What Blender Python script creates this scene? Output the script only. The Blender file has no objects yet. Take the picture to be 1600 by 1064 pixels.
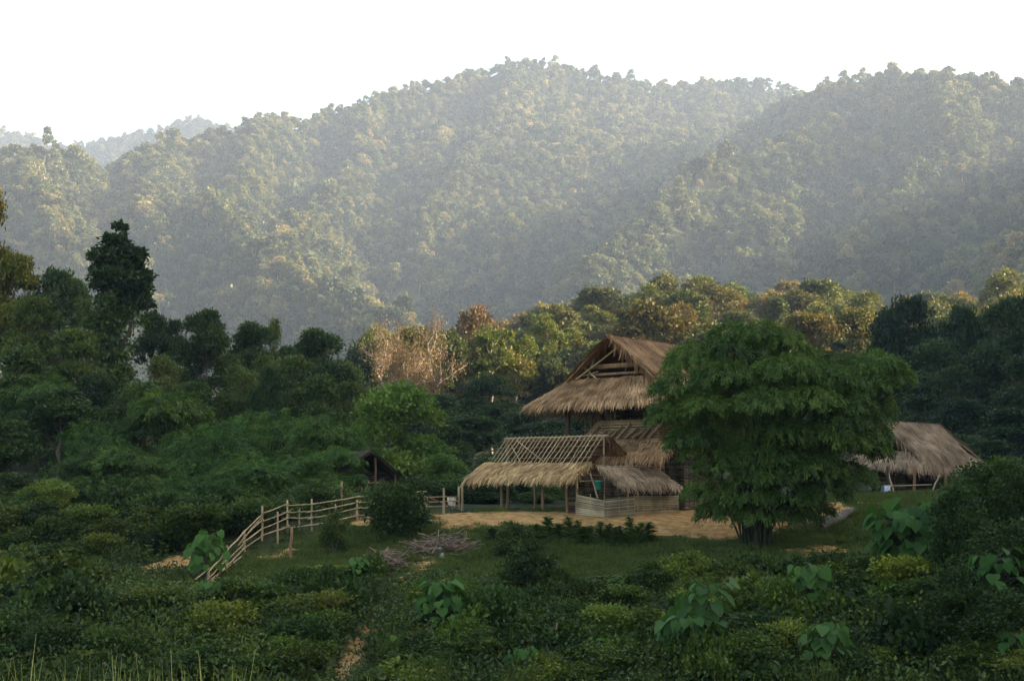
import bpy, math, random
import numpy as np
from mathutils import Vector, Matrix

# ------------------------------------------------------------------ camera, world, sun, exposure
scene = bpy.context.scene
COL = scene.collection
R = math.radians
FPX = 2222.2                    # focal length in pixels of the 1600 px wide photograph
PITCH = math.atan(228.0 / FPX)  # eye level lies at row 760
SUN_EL, SUN_AZ = R(20.0), R(84.0)   # azimuth clockwise from the viewing direction (+Y)

cam_d = bpy.data.cameras.new("camera"); cam = bpy.data.objects.new("camera", cam_d); COL.objects.link(cam)
cam_d.sensor_width = 36.0; cam_d.lens = 50.0; cam_d.clip_start = 0.2; cam_d.clip_end = 20000
cam.location = (0, 0, 0); cam.rotation_euler = (math.pi / 2 + PITCH, 0, 0)
scene.camera = cam

world = bpy.data.worlds.new("World"); scene.world = world; world.use_nodes = True
wn = world.node_tree.nodes; wn.clear()
sky = wn.new("ShaderNodeTexSky"); sky.sky_type = 'NISHITA'; sky.sun_disc = False
sky.sun_elevation = SUN_EL; sky.sun_rotation = SUN_AZ
sky.altitude = 300; sky.air_density = 1.0; sky.dust_density = 3.0; sky.ozone_density = 1.0
bg = wn.new("ShaderNodeBackground"); bg.inputs[1].default_value = 0.15
wo = wn.new("ShaderNodeOutputWorld")
wm = wn.new('ShaderNodeMix'); wm.data_type = 'RGBA'; wm.blend_type = 'MULTIPLY'; wm.inputs[0].default_value = 1.0; wm.inputs[7].default_value = (1.0, .95, .80, 1)
world.node_tree.links.new(sky.outputs[0], wm.inputs[6]); world.node_tree.links.new(wm.outputs[2], bg.inputs[0]); world.node_tree.links.new(bg.outputs[0], wo.inputs[0])

sun_d = bpy.data.lights.new("sun", 'SUN'); sun = bpy.data.objects.new("sun", sun_d); COL.objects.link(sun)
sun_d.energy = 4.7; sun_d.angle = R(0.5); sun_d.color = (1.0, 0.84, 0.63)
sdir = Vector((math.sin(SUN_AZ) * math.cos(SUN_EL), math.cos(SUN_AZ) * math.cos(SUN_EL), math.sin(SUN_EL)))
sun.rotation_euler = sdir.to_track_quat('Z', 'Y').to_euler()

scene.view_settings.view_transform = 'Standard'; scene.view_settings.look = 'None'
scene.view_settings.exposure = 2.1; scene.view_settings.gamma = 1.0
HAZE_DENSITY = 0.000155
cy = scene.cycles
cy.max_bounces = 4; cy.diffuse_bounces = 2; cy.glossy_bounces = 1; cy.transmission_bounces = 2
cy.volume_bounces = 0; cy.transparent_max_bounces = 4
cy.use_denoising = True
cy.caustics_reflective = False; cy.caustics_refractive = False

# ------------------------------------------------------------------ helpers: pixels and noise
rng = np.random.default_rng(7)
CP, SP = math.cos(PITCH), math.sin(PITCH)

def at(px, py, Y):
    """the point at depth Y along the ray of a pixel of the 1600x1064 photograph"""
    dx = (px - 800.0) / FPX; du = (532.0 - py) / FPX
    d = np.array([dx, CP - du * SP, SP + du * CP])
    return d * (Y / d[1])

def proj(p):
    x, y, z = p[..., 0], p[..., 1], p[..., 2]
    f = y * CP + z * SP; u = -y * SP + z * CP
    return 800 + FPX * x / f, 532 - FPX * u / f

def ss(a, b, v):
    t = np.clip((v - a) / (b - a), 0, 1)
    return t * t * (3 - 2 * t)

_G = np.random.default_rng(3).random((256, 256))
def vnoise(x, y):
    xi = np.floor(x).astype(int); yi = np.floor(y).astype(int)
    fx = x - xi; fy = y - yi
    fx = fx * fx * (3 - 2 * fx); fy = fy * fy * (3 - 2 * fy)
    g00 = _G[xi & 255, yi & 255]; g10 = _G[(xi + 1) & 255, yi & 255]
    g01 = _G[xi & 255, (yi + 1) & 255]; g11 = _G[(xi + 1) & 255, (yi + 1) & 255]
    return (g00 * (1 - fx) + g10 * fx) * (1 - fy) + (g01 * (1 - fx) + g11 * fx) * fy
def fbm(x, y, o=4):
    s = 0; a = 1.0; n = 0
    for k in range(o):
        s = s + a * vnoise(x * 2 ** k + 17.3 * k, y * 2 ** k + 5.1 * k); n += a; a *= 0.5
    return s / n - 0.5

# ------------------------------------------------------------------ terrain height
_py = np.array([-600, 6, 9, 20, 38, 44.5, 50, 55, 59, 63, 66, 69, 72, 75, 80, 90, 110, 150, 200, 300, 450, 600, 900, 5000], float)
_pz = np.array([-1.6, -1.6, -2.0, -7.6, -7.6, -6.7, -5.5, -4.6, -3.95, -3.25, -2.72, -2.0, -1.45, -1.24, -1.16, -1.0, -1.2, 0, 2, 3, 4, 10, 20, 30], float)
_ty = np.arange(-600, 5000, 0.5); _tz = np.interp(_ty, _py, _pz)
_k = np.exp(-0.5 * (np.arange(-8, 9) / 3.0) ** 2); _k /= _k.sum()
_tz = np.convolve(np.pad(_tz, 8, mode='edge'), _k, mode='valid')

def ridge_pts(l):
    return np.array([at(*p) - np.array([0, 0, 7.0]) for p in l])
RIDGES = [ridge_pts(l) for l in [
    # the skyline from left to right
    [(-700, 260, 1150), (-200, 240, 1200), (0, 240, 1250), (60, 243, 1300), (135, 270, 1400), (235, 232, 1500), (345, 210, 1600),
     (400, 193, 1650), (440, 198, 1700), (490, 204, 1750), (530, 186, 1800), (590, 160, 1850), (640, 141, 1900), (700, 126, 1950),
     (760, 112, 2000), (800, 99, 2000), (860, 98, 2050), (910, 112, 2050), (960, 125, 2050), (1010, 139, 2100), (1060, 138, 2100), (1120, 132, 2150), (1240, 146, 2150), (1400, 160, 2150)],
    [(1235, 150, 1780), (1300, 131, 1700), (1350, 122, 1650), (1400, 118, 1600), (1450, 116, 1550), (1520, 118, 1500), (1560, 126, 1480), (1600, 140, 1450), (1750, 175, 1400), (2200, 200, 1300)],
    [(1380, 122, 1620), (1300, 195, 1500), (1200, 235, 1350), (1100, 258, 1250), (1035, 320, 1150), (970, 385, 1050), (900, 440, 950)],
    [(1500, 118, 1500), (1500, 240, 1250), (1380, 320, 1150), (1330, 400, 1000)],
    [(1300, 195, 1500), (1230, 300, 1250), (1160, 370, 1080)],
    [(800, 99, 2000), (765, 200, 1750), (705, 280, 1500), (680, 350, 1350), (640, 430, 1200)],
    [(960, 125, 2050), (950, 220, 1800), (885, 300, 1500), (810, 365, 1320), (760, 440, 1180)],
    [(1120, 132, 2150), (1080, 200, 1900), (1010, 260, 1700), (950, 330, 1450)],
    [(400, 193, 1650), (370, 260, 1450), (330, 330, 1200), (410, 412, 960), (500, 458, 900), (590, 503, 840)],
    [(0, 240, 1250), (80, 315, 1120), (150, 380, 1040), (200, 450, 960)],
    [(590, 160, 1850), (560, 260, 1600), (490, 330, 1300), (440, 390, 1080)],
    [(235, 232, 1500), (215, 300, 1280), (250, 380, 1100)],
    [(-400, 240, 1150), (-250, 330, 1000), (-150, 450, 900)],
    [(1900, 130, 1400), (1780, 200, 1060), (1730, 290, 820), (1700, 390, 620)],  # unseen spur right of the frame, added to shade the lower right slopes
    # the bluer ridge far behind on the left
    [(-500, 190, 2750), (-80, 198, 2750), (0, 206, 2750), (40, 214, 2750), (90, 231, 2750), (140, 233, 2750), (200, 216, 2750), (250, 204, 2750),
     (300, 190, 2750), (345, 201, 2750), (420, 235, 2750)],
]]

def near_z(x, y):
    z = np.interp(y, _ty, _tz)
    z = z + .8 * ss(8, 26, x) * ss(68, 86, y) * (1 - ss(110, 150, y))
    z = z + 2.3 * ss(12, 20, x) * ss(34, 44, y) * (1 - ss(52, 64, y))
    z = z - 1.0 * ss(-10, -24, x) * ss(52, 60, y) * (1 - ss(80, 95, y))
    z = z + 9.0 * ss(-6, -42, x) * ss(82, 140, y) * (1 - ss(160, 260, y))
    yy = np.maximum(y, 20.0); u = x / yy
    hu = np.interp(u, [-.6, -.14, -.1125, -.072, -.045, .0135, .09, .1575, .2385, .36, .7], [0, 0, 2, 9, 15, 25, 31, 34, 30, 32, 42])
    z = z + hu * ss(165, 385, y) * (1 - 0.6 * ss(405, 560, y))
    # the valley side on the right, outside the frame, that keeps the clearing in shade
    hb = np.interp(y, [-400, 0, 130, 170, 205, 250, 300, 350, 450, 600], [104, 110, 110, 98, 80, 60, 42, 28, 18, 14])
    st = 42 + 0.33 * np.clip(y, 0, 600)
    b = hb * ss(st, np.maximum(st + 60, 215), x) * (1 + 0.10 * fbm(x / 60, y / 40))
    z = z + b
    r = np.hypot(x, y)
    z = z + 0.35 * fbm(x / 5.0, y / 5.0, 3) * ss(14, 30, r) + 2.5 * fbm(x / 40 + 9, y / 40, 3) * ss(110, 200, r)
    return z

def far_z(x, y):
    x = np.asarray(x, float); y = np.asarray(y, float)
    wx = x + 45 * fbm(x / 220, y / 220, 3); wy = y + 45 * fbm(x / 220 + 40, y / 220 + 7, 3)
    best = np.full(x.shape, -1e9)
    for P in RIDGES:
        for a, b in zip(P[:-1], P[1:]):
            ab = b[:2] - a[:2]; L2 = ab @ ab
            for (qx, qy, kk, use) in ((wx, wy, .60, 1),):
                t = np.clip(((qx - a[0]) * ab[0] + (qy - a[1]) * ab[1]) / L2, 0, 1)
                d = np.hypot(qx - a[0] - t * ab[0], qy - a[1] - t * ab[1])
                h = a[2] + t * (b[2] - a[2]) - (42 * (1 - np.exp(-d * .65 / 42)) + .50 * d) * (1 - np.exp(-d / 18.0))
                best = np.maximum(best, h)
    return best + 20 * fbm(x / 75, y / 75, 3)

def gz(x, y):
    x = np.atleast_1d(np.asarray(x, float)); y = np.atleast_1d(np.asarray(y, float))
    z = near_z(x, y); r = np.hypot(x, y); m = r > 420
    if m.any():
        f = far_z(x[m], y[m]); w = ss(420, 620, r[m])
        z[m] = np.maximum(z[m], f * w + (1 - w) * (-20))
    return z
def g1(x, y): return float(gz(x, y)[0])

def hit(px, py, ymin=30.0, ymax=420.0):
    """where the ray of a pixel meets the ground"""
    Y = np.linspace(ymin, ymax, 3000); d = at(px, py, 1.0)
    P = Y[:, None] * d[None, :]
    under = P[:, 2] < gz(P[:, 0], P[:, 1])
    i = int(np.argmax(under)) if under.any() else len(Y) - 1
    p = P[i]; return Vector((p[0], p[1], g1(p[0], p[1])))

# ------------------------------------------------------------------ mesh builder
class MB:
    def __init__(s): s.v = []; s.f = []; s.t = []; s.n = 0
    def add(s, V, F, T=0.5):
        V = np.asarray(V, float); F = np.asarray(F, int)
        s.v.append(V); s.f.append(F + s.n)
        s.t.append(np.full(len(V), T) if np.isscalar(T) else np.asarray(T, float)); s.n += len(V)
    def leaves(s, P, D, N, L, W, T, bend=0.12):
        n = len(P); L = np.broadcast_to(L, n)[:, None]; W = np.broadcast_to(W, n)[:, None]
        S = np.cross(D, N); S /= np.linalg.norm(S, axis=1, keepdims=True) + 1e-9
        Nn = np.cross(S, D)
        mid = P + D * L * .45 + Nn * L * bend
        V = np.stack([P, mid + S * W * .5, P + D * L, mid - S * W * .5], 1).reshape(-1, 3)
        s.add(V, np.arange(4 * n).reshape(n, 4), np.repeat(np.broadcast_to(T, n), 4))
    def tube(s, pts, rad, sides=6, T=0.5, cap=True):
        pts = np.asarray(pts, float); n = len(pts); rad = np.broadcast_to(rad, n)
        tg = np.gradient(pts, axis=0); tg /= np.linalg.norm(tg, axis=1, keepdims=True) + 1e-9
        ref = np.array([0, 0, 1.0]) if abs(tg[0, 2]) < .9 else np.array([1.0, 0, 0])
        u = np.cross(tg, ref); u /= np.linalg.norm(u, axis=1, keepdims=True) + 1e-9
        w = np.cross(tg, u)
        a = np.arange(sides) * 2 * math.pi / sides
        V = pts[:, None] + rad[:, None, None] * (np.cos(a)[None, :, None] * u[:, None] + np.sin(a)[None, :, None] * w[:, None])
        V = V.reshape(-1, 3); F = []
        for i in range(n - 1):
            for j in range(sides):
                k = (j + 1) % sides
                F.append((i * sides + j, i * sides + k, (i + 1) * sides + k, (i + 1) * sides + j))
        if cap:
            for o in (0, (n - 1) * sides):
                for j in range(1, sides - 2, 2): F.append((o, o + j, o + j + 1, o + j + 2))
        s.add(V, F, T)
    def bar(s, a, b, r0, r1=None, sides=6, T=0.5, sag=0.0, wob=0.0, n=5):
        a = np.asarray(a, float); b = np.asarray(b, float); t = np.linspace(0, 1, n)[:, None]
        P = a + (b - a) * t; P[:, 2] -= sag * 4 * (t * (1 - t))[:, 0]
        if wob: P[1:-1] += rng.normal(0, wob, (n - 2, 3))
        s.tube(P, np.linspace(r0, r0 if r1 is None else r1, n), sides, T)
    def box(s, c, size, X=(1, 0, 0), Y=(0, 1, 0), T=0.5):
        X = np.asarray(X, float); X /= np.linalg.norm(X); Y = np.asarray(Y, float); Y /= np.linalg.norm(Y); Z = np.cross(X, Y)
        h = np.asarray(size, float) / 2; c = np.asarray(c, float); V = []
        for k in (-1, 1):
            for (i, j) in ((-1, -1), (1, -1), (1, 1), (-1, 1)): V.append(c + X * h[0] * i + Y * h[1] * j + Z * h[2] * k)
        s.add(V, [(3, 2, 1, 0), (4, 5, 6, 7), (0, 1, 5, 4), (1, 2, 6, 5), (2, 3, 7, 6), (3, 0, 4, 7)], T)
    def mesh(s, name, mat, smooth=False):
        V = np.concatenate(s.v) if s.v else np.zeros((0, 3)); F = np.concatenate(s.f) if s.f else np.zeros((0, 4), int)
        m = bpy.data.meshes.new(name)
        m.vertices.add(len(V)); m.vertices.foreach_set("co", V.astype(np.float32).ravel())
        m.loops.add(F.size); m.loops.foreach_set("vertex_index", F.astype(np.int32).ravel())
        m.polygons.add(len(F)); m.polygons.foreach_set("loop_start", (np.arange(len(F)) * 4).astype(np.int32))
        m.polygons.foreach_set("loop_total", np.full(len(F), 4, np.int32))
        if smooth: m.polygons.foreach_set("use_smooth", np.ones(len(F), bool))
        at_ = m.attributes.new("tint", 'FLOAT', 'POINT'); at_.data.foreach_set("value", np.concatenate(s.t).astype(np.float32))
        m.update(calc_edges=True); m.validate()
        if mat: m.materials.append(mat)
        return m

def put(name, mesh, parent=None, loc=(0, 0, 0)):
    o = bpy.data.objects.new(name, mesh); COL.objects.link(o); o.location = loc
    if parent: o.parent = parent
    return o
def tag(o, label=None, cat=None, group=None, kind=None):
    if label: o["label"] = label
    if cat: o["category"] = cat
    if group: o["group"] = group
    if kind: o["kind"] = kind
    return o
def thing(name, label, cat, loc=(0, 0, 0), group=None, rz=0.0, scale=(1, 1, 1)):
    o = bpy.data.objects.new(name, None); COL.objects.link(o); o.location = loc; o.rotation_euler = (0, 0, rz); o.scale = scale
    o.empty_display_size = 0.5
    return tag(o, label, cat, group)

# ------------------------------------------------------------------ materials
def nt(name):
    m = bpy.data.materials.new(name); m.use_nodes = True; t = m.node_tree; t.nodes.clear()
    return m, t, t.nodes.new, t.links.new
def ramp(N, cols, inp, Lk):
    r = N("ShaderNodeValToRGB"); e = r.color_ramp.elements
    while len(e) < len(cols): e.new(0.5)
    for k, (p, c) in enumerate(cols): e[k].position = p; e[k].color = (*c, 1)
    Lk(inp, r.inputs[0]); return r.outputs[0]
def mixc(N, Lk, f, a, b, mode='MIX'):
    m = N("ShaderNodeMix"); m.data_type = 'RGBA'; m.blend_type = mode
    for s_, v in ((m.inputs[0], f), (m.inputs[6], a), (m.inputs[7], b)):
        if hasattr(v, "links") or hasattr(v, "is_linked"): Lk(v, s_)
        elif np.isscalar(v): s_.default_value = v
        else: s_.default_value = (*v, 1)
    return m.outputs[2]

def foliage(name, c0, c1, c2, trans=0.3, vary=0.5, use_color=True, spec=0.25):
    """c0..c2: dark, middle and light leaf colours spread over the leaf clumps; every object also varies as a whole"""
    m, t, N, Lk = nt(name)
    a = N("ShaderNodeAttribute"); a.attribute_name = "tint"
    c = ramp(N, [(0.0, c0), (0.5, c1), (1.0, c2)], a.outputs["Fac"], Lk)
    oi = N("ShaderNodeObjectInfo")
    hsv = N("ShaderNodeHueSaturation"); Lk(c, hsv.inputs["Color"])
    mr = N("ShaderNodeMapRange"); Lk(oi.outputs["Random"], mr.inputs[0]); mr.inputs[3].default_value = 1 - vary * .5; mr.inputs[4].default_value = 1 + vary * .5
    Lk(mr.outputs[0], hsv.inputs["Value"])
    mh = N("ShaderNodeMapRange"); Lk(oi.outputs["Random"], mh.inputs[0]); mh.inputs[3].default_value = 0.5 + .03 * vary; mh.inputs[4].default_value = 0.5 - .03 * vary
    Lk(mh.outputs[0], hsv.inputs["Hue"])
    c = hsv.outputs[0]
    if use_color: c = mixc(N, Lk, 1.0, c, oi.outputs["Color"], 'MULTIPLY')
    b = N("ShaderNodeBsdfPrincipled"); Lk(c, b.inputs["Base Color"]); b.inputs["Roughness"].default_value = 0.6
    b.inputs["Specular IOR Level"].default_value = spec
    tr = N("ShaderNodeBsdfTranslucent"); Lk(mixc(N, Lk, 1.0, c, (1.0, 1.1, 0.6), 'MULTIPLY'), tr.inputs[0])
    mx = N("ShaderNodeMixShader"); mx.inputs[0].default_value = trans; Lk(b.outputs[0], mx.inputs[1]); Lk(tr.outputs[0], mx.inputs[2])
    o = N("ShaderNodeOutputMaterial"); Lk(mx.outputs[0], o.inputs[0]); return m

def bark(name, c0, c1, scale=3.0, rough=0.9, stretch=0.15, use_tint=False, use_color=False):
    m, t, N, Lk = nt(name)
    tc = N("ShaderNodeTexCoord"); mp = N("ShaderNodeMapping"); mp.inputs["Scale"].default_value = (1, 1, stretch); Lk(tc.outputs["Object"], mp.inputs[0])
    n = N("ShaderNodeTexNoise"); n.inputs["Scale"].default_value = scale; n.inputs["Detail"].default_value = 5; Lk(mp.outputs[0], n.inputs[0])
    c = ramp(N, [(.3, c0), (.7, c1)], n.outputs[0], Lk)
    if use_tint:
        a = N("ShaderNodeAttribute"); a.attribute_name = "tint"
        k = ramp(N, [(0, (.35, .35, .35)), (1, (1.6, 1.55, 1.5))], a.outputs["Fac"], Lk)
        c = mixc(N, Lk, 1.0, c, k, 'MULTIPLY')
    if use_color:
        oi = N("ShaderNodeObjectInfo"); c = mixc(N, Lk, 1.0, c, oi.outputs["Color"], 'MULTIPLY')
    b = N("ShaderNodeBsdfPrincipled"); Lk(c, b.inputs["Base Color"]); b.inputs["Roughness"].default_value = rough; b.inputs["Specular IOR Level"].default_value = .2
    bp = N("ShaderNodeBump"); bp.inputs["Strength"].default_value = .5; bp.inputs["Distance"].default_value = .03; Lk(n.outputs[0], bp.inputs["Height"]); Lk(bp.outputs[0], b.inputs["Normal"])
    o = N("ShaderNodeOutputMaterial"); Lk(b.outputs[0], o.inputs[0]); return m

def straw(name, cols):
    m, t, N, Lk = nt(name)
    a = N("ShaderNodeAttribute"); a.attribute_name = "tint"
    tc = N("ShaderNodeTexCoord"); n = N("ShaderNodeTexNoise"); n.inputs["Scale"].default_value = 1.1; n.inputs["Detail"].default_value = 4; Lk(tc.outputs["Object"], n.inputs[0])
    c = ramp(N, cols, a.outputs["Fac"], Lk)
    k = ramp(N, [(.3, (.55, .52, .5)), (.65, (1.15, 1.1, 1.05))], n.outputs[0], Lk)
    c = mixc(N, Lk, 1.0, c, k, 'MULTIPLY')
    b = N("ShaderNodeBsdfPrincipled"); Lk(c, b.inputs["Base Color"]); b.inputs["Roughness"].default_value = .85; b.inputs["Specular IOR Level"].default_value = .15
    o = N("ShaderNodeOutputMaterial"); Lk(b.outputs[0], o.inputs[0]); return m

def plain(name, col, rough=0.6, var=0.25, scale=6.0):
    m, t, N, Lk = nt(name)
    tc = N("ShaderNodeTexCoord"); n = N("ShaderNodeTexNoise"); n.inputs["Scale"].default_value = scale; n.inputs["Detail"].default_value = 4; Lk(tc.outputs["Object"], n.inputs[0])
    c = ramp(N, [(.3, tuple(v * (1 - var) for v in col)), (.7, tuple(min(1, v * (1 + var)) for v in col))], n.outputs[0], Lk)
    b = N("ShaderNodeBsdfPrincipled"); Lk(c, b.inputs["Base Color"]); b.inputs["Roughness"].default_value = rough
    o = N("ShaderNodeOutputMaterial"); Lk(b.outputs[0], o.inputs[0]); return m

M = {}
M['tree'] = foliage("tree_leaves", (.032, .052, .014), (.060, .088, .020), (.105, .125, .032))
M['dark'] = foliage("dark_leaves", (.024, .042, .014), (.046, .072, .020), (.080, .104, .030))
M['bright'] = foliage("bright_leaves", (.040, .080, .018), (.075, .125, .026), (.130, .175, .040))
M['tan'] = foliage("dry_leaves", (.12, .085, .04), (.22, .15, .065), (.34, .23, .10), trans=.25)
M['far'] = foliage("forest_leaves", (.060, .080, .030), (.125, .138, .050), (.22, .21, .08), vary=0.9, use_color=False)
M['far2'] = foliage("forest_leaves_olive", (.12, .11, .045), (.20, .175, .07), (.31, .255, .10), vary=0.9, use_color=False)
M['far3'] = foliage("forest_leaves_dark", (.030, .050, .024), (.050, .072, .032), (.080, .100, .045), vary=0.7, use_color=False)
M['bamboo'] = foliage("bamboo_leaves", (.022, .052, .010), (.064, .118, .018), (.135, .200, .032), vary=.35)
M['shrub'] = foliage("shrub_leaves", (.024, .045, .010), (.064, .098, .018), (.145, .175, .036), vary=.6)
M['bigleaf'] = foliage("broad_leaves", (.035, .085, .018), (.058, .125, .026), (.090, .165, .040), vary=.25, trans=.4, spec=.18)
M['grass'] = foliage("grass_blades", (.045, .070, .012), (.080, .110, .018), (.140, .150, .034), vary=.4, use_color=False)
M['reed'] = foliage("field_grass", (.16, .20, .05), (.30, .32, .09), (.48, .44, .16), vary=.3, use_color=False)
M['bark'] = bark("bark_grey", (.06, .05, .04), (.16, .13, .10))
M['palebark'] = bark("bark_pale", (.22, .17, .125), (.40, .32, .24))
M['whitebark'] = bark('bark_cream', (.26, .20, .15), (.46, .38, .29))
M['culm'] = bark("bamboo_culm", (.018, .024, .010), (.055, .055, .026), scale=5)
M['pole'] = bark("bamboo_pole", (.26, .18, .10), (.48, .36, .21), scale=5, use_tint=True)
M['wood'] = bark("dark_wood", (.05, .032, .022), (.12, .075, .05), scale=4, use_tint=True)
M['brownwood'] = bark("brown_wood", (.20, .11, .06), (.34, .20, .11), scale=4, use_tint=True)
M['thatch'] = straw("thatch", [(0, (.10, .050, .024)), (.5, (.36, .20, .095)), (1, (.62, .40, .21))])
M['thatch_new'] = straw("fresh_thatch", [(0, (.17, .095, .04)), (.5, (.50, .31, .14)), (1, (.74, .52, .26))])
M['thatch_grey'] = straw("weathered_thatch", [(0, (.09, .06, .038)), (.5, (.32, .22, .135)), (1, (.54, .40, .26))])
M['thatch_dark'] = straw("dark_thatch", [(0, (.04, .026, .018)), (.5, (.11, .075, .05)), (1, (.24, .17, .11))])  # dark straw; walls made of it carry interior shade in their colour
M['slat'] = straw('split_bamboo', [(0, (.16, .115, .07)), (.5, (.38, .29, .18)), (1, (.58, .47, .31))])
M['mat'] = straw("woven_mat", [(0, (.10, .062, .036)), (.5, (.24, .155, .085)), (1, (.38, .27, .16))])
M['twig'] = bark("dry_twigs", (.12, .08, .055), (.30, .22, .16), scale=6, use_tint=True)

# ------------------------------------------------------------------ ground and mountains
fan = np.concatenate([np.arange(-28, 28.001, 0.14), np.arange(29, 60, 1.0), np.arange(62, 298, 4.0), np.arange(300, 332, 1.0)])
fan = np.sort(np.where(fan > 180, fan - 360, fan))
rad = np.exp(np.arange(math.log(1.5), math.log(430), 0.0145)); rad[-1] = 430.0
def polar(name, angs, rads, closed):
    A, RR = np.meshgrid(np.radians(angs), rads, indexing='ij')
    X = RR * np.sin(A); Y = RR * np.cos(A); Z = gz(X.ravel(), Y.ravel())
    V = np.stack([X.ravel(), Y.ravel(), Z], 1); na, nr = A.shape; F = []
    i = np.arange(na if closed else na - 1)[:, None]; j = np.arange(nr - 1)[None, :]; i2 = (i + 1) % na
    F = np.stack([i * nr + j, i * nr + j + 1, i2 * nr + j + 1, i2 * nr + j], -1).reshape(-1, 4)
    mb = MB(); mb.add(V, F[:, ::-1]); return mb, V

def ground_material(name, far):
    m, t, N, Lk = nt(name)
    geo = N("ShaderNodeNewGeometry")
    def noise(sc, det=5, rough=.6):
        n = N("ShaderNodeTexNoise"); n.inputs["Scale"].default_value = sc; n.inputs["Detail"].default_value = det; n.inputs["Roughness"].default_value = rough
        Lk(geo.outputs["Position"], n.inputs[0]); return n.outputs[0]
    if far:
        c = ramp(N, [(.3, (.035, .05, .022)), (.7, (.085, .085, .04))], noise(.03), Lk); bumpsrc = noise(.12); bd = 3.0
    else:
        fl = ramp(N, [(.3, (.022, .030, .012)), (.7, (.060, .062, .026))], noise(.35), Lk)
        gr = ramp(N, [(.3, (.034, .048, .010)), (.55, (.060, .075, .016)), (.75, (.11, .095, .034))], noise(.9), Lk)
        di = ramp(N, [(.3, (.24, .125, .045)), (.5, (.42, .235, .09)), (.72, (.60, .37, .16))], noise(2.6, 7), Lk)
        a = N("ShaderNodeAttribute"); a.attribute_name = "lawn"; c = mixc(N, Lk, a.outputs["Fac"], fl, gr)
        a2 = N("ShaderNodeAttribute"); a2.attribute_name = "dirt"
        mm = N("ShaderNodeMath"); mm.operation = 'ADD'; Lk(a2.outputs["Fac"], mm.inputs[0])
        ns = N("ShaderNodeMapRange"); Lk(noise(1.3, 6, .7), ns.inputs[0]); ns.inputs[1].default_value = .3; ns.inputs[2].default_value = .7; ns.inputs[3].default_value = -.45; ns.inputs[4].default_value = .45
        Lk(ns.outputs[0], mm.inputs[1])
        st = N("ShaderNodeMapRange"); Lk(mm.outputs[0], st.inputs[0]); st.inputs[1].default_value = .4; st.inputs[2].default_value = .65
        c = mixc(N, Lk, st.outputs[0], c, di); bumpsrc = noise(3.0, 8, .7); bd = .25
    b = N("ShaderNodeBsdfPrincipled"); Lk(c, b.inputs["Base Color"]); b.inputs["Roughness"].default_value = 1.0; b.inputs["Specular IOR Level"].default_value = .05
    bp = N("ShaderNodeBump"); bp.inputs["Strength"].default_value = .8; bp.inputs["Distance"].default_value = bd; Lk(bumpsrc, bp.inputs["Height"]); Lk(bp.outputs[0], b.inputs["Normal"])
    o = N("ShaderNodeOutputMaterial"); Lk(b.outputs[0], o.inputs[0]); return m

def poly_mask(x, y, poly, soft=1.0):
    """1 inside a closed outline on the ground, fading over soft metres"""
    P = np.array(poly); d = np.full(x.shape, 1e9); ins = np.zeros(x.shape, bool)
    for a, b in zip(P, np.roll(P, -1, 0)):
        ab = b - a; t = np.clip(((x - a[0]) * ab[0] + (y - a[1]) * ab[1]) / (ab @ ab + 1e-9), 0, 1)
        d = np.minimum(d, np.hypot(x - a[0] - t * ab[0], y - a[1] - t * ab[1]))
        c = ((a[1] > y) != (b[1] > y)) & (x < (b[0] - a[0]) * (y - a[1]) / (b[1] - a[1] + 1e-12) + a[0]); ins ^= c
    return np.clip(.5 + np.where(ins, d, -d) / (2 * soft), 0, 1)
def gpoly(l): return [tuple(hit(*p))[:2] for p in l]

LAWN = gpoly([(330, 916), (395, 868), (560, 818), (660, 806), (900, 797), (1150, 790), (1300, 775), (1460, 768), (1480, 800), (1430, 850), (1200, 885), (1000, 915), (800, 925), (690, 905), (560, 890), (450, 900)])
DIRT = [gpoly([(662, 803), (760, 800), (900, 798), (1060, 792), (1180, 792), (1330, 783), (1340, 796), (1290, 812), (1200, 835), (1150, 843), (1040, 838), (900, 826), (780, 824), (690, 828)]),
        gpoly([(195, 900), (250, 872), (300, 866), (330, 872), (285, 890), (240, 905)]),
        gpoly([(400, 872), (440, 856), (470, 858), (440, 878)]),
        gpoly([(505, 1064), (560, 985), (600, 930), (660, 870), (690, 862), (650, 905), (610, 965), (585, 1010), (560, 1064)]),
        gpoly([(1215, 860), (1290, 852), (1330, 860), (1260, 872)]),
        gpoly([(540, 812), (600, 806), (640, 812), (560, 824)]),
        gpoly([(150, 960), (190, 920), (230, 915), (180, 975)])]

gm, GV = polar("ground", fan, rad, True)
gmesh = gm.mesh("ground", ground_material("ground", False), smooth=True)
lawn = poly_mask(GV[:, 0], GV[:, 1], LAWN, 1.2)
lawn = np.maximum(lawn, np.where(GV[:, 1] < 12, 1.0, 0.0))
dirt = np.zeros(len(GV))
for k, P in enumerate(DIRT): dirt = np.maximum(dirt, poly_mask(GV[:, 0], GV[:, 1], P, .7) * (1.0 if k in (0,) else .85))
for nm, arr in (("lawn", lawn), ("dirt", dirt)):
    a_ = gmesh.attributes.new(nm, 'FLOAT', 'POINT'); a_.data.foreach_set("value", arr.astype(np.float32))
tag(put("ground", gmesh), kind="structure")
mm_, MV = polar("mountains", np.arange(-34, 42.01, 0.16), np.exp(np.linspace(math.log(429.0), math.log(3100), 330)), False)
_F = mm_.f[0]; mm_.f[0] = _F[(MV[_F, 0].max(1) < 1080) & (MV[_F, 0].min(1) > -1900) & (MV[_F, 2].min(1) > -11)]
tag(put("mountains", mm_.mesh("mountains", ground_material("mountain_soil", True), smooth=True)), kind="structure")

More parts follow.
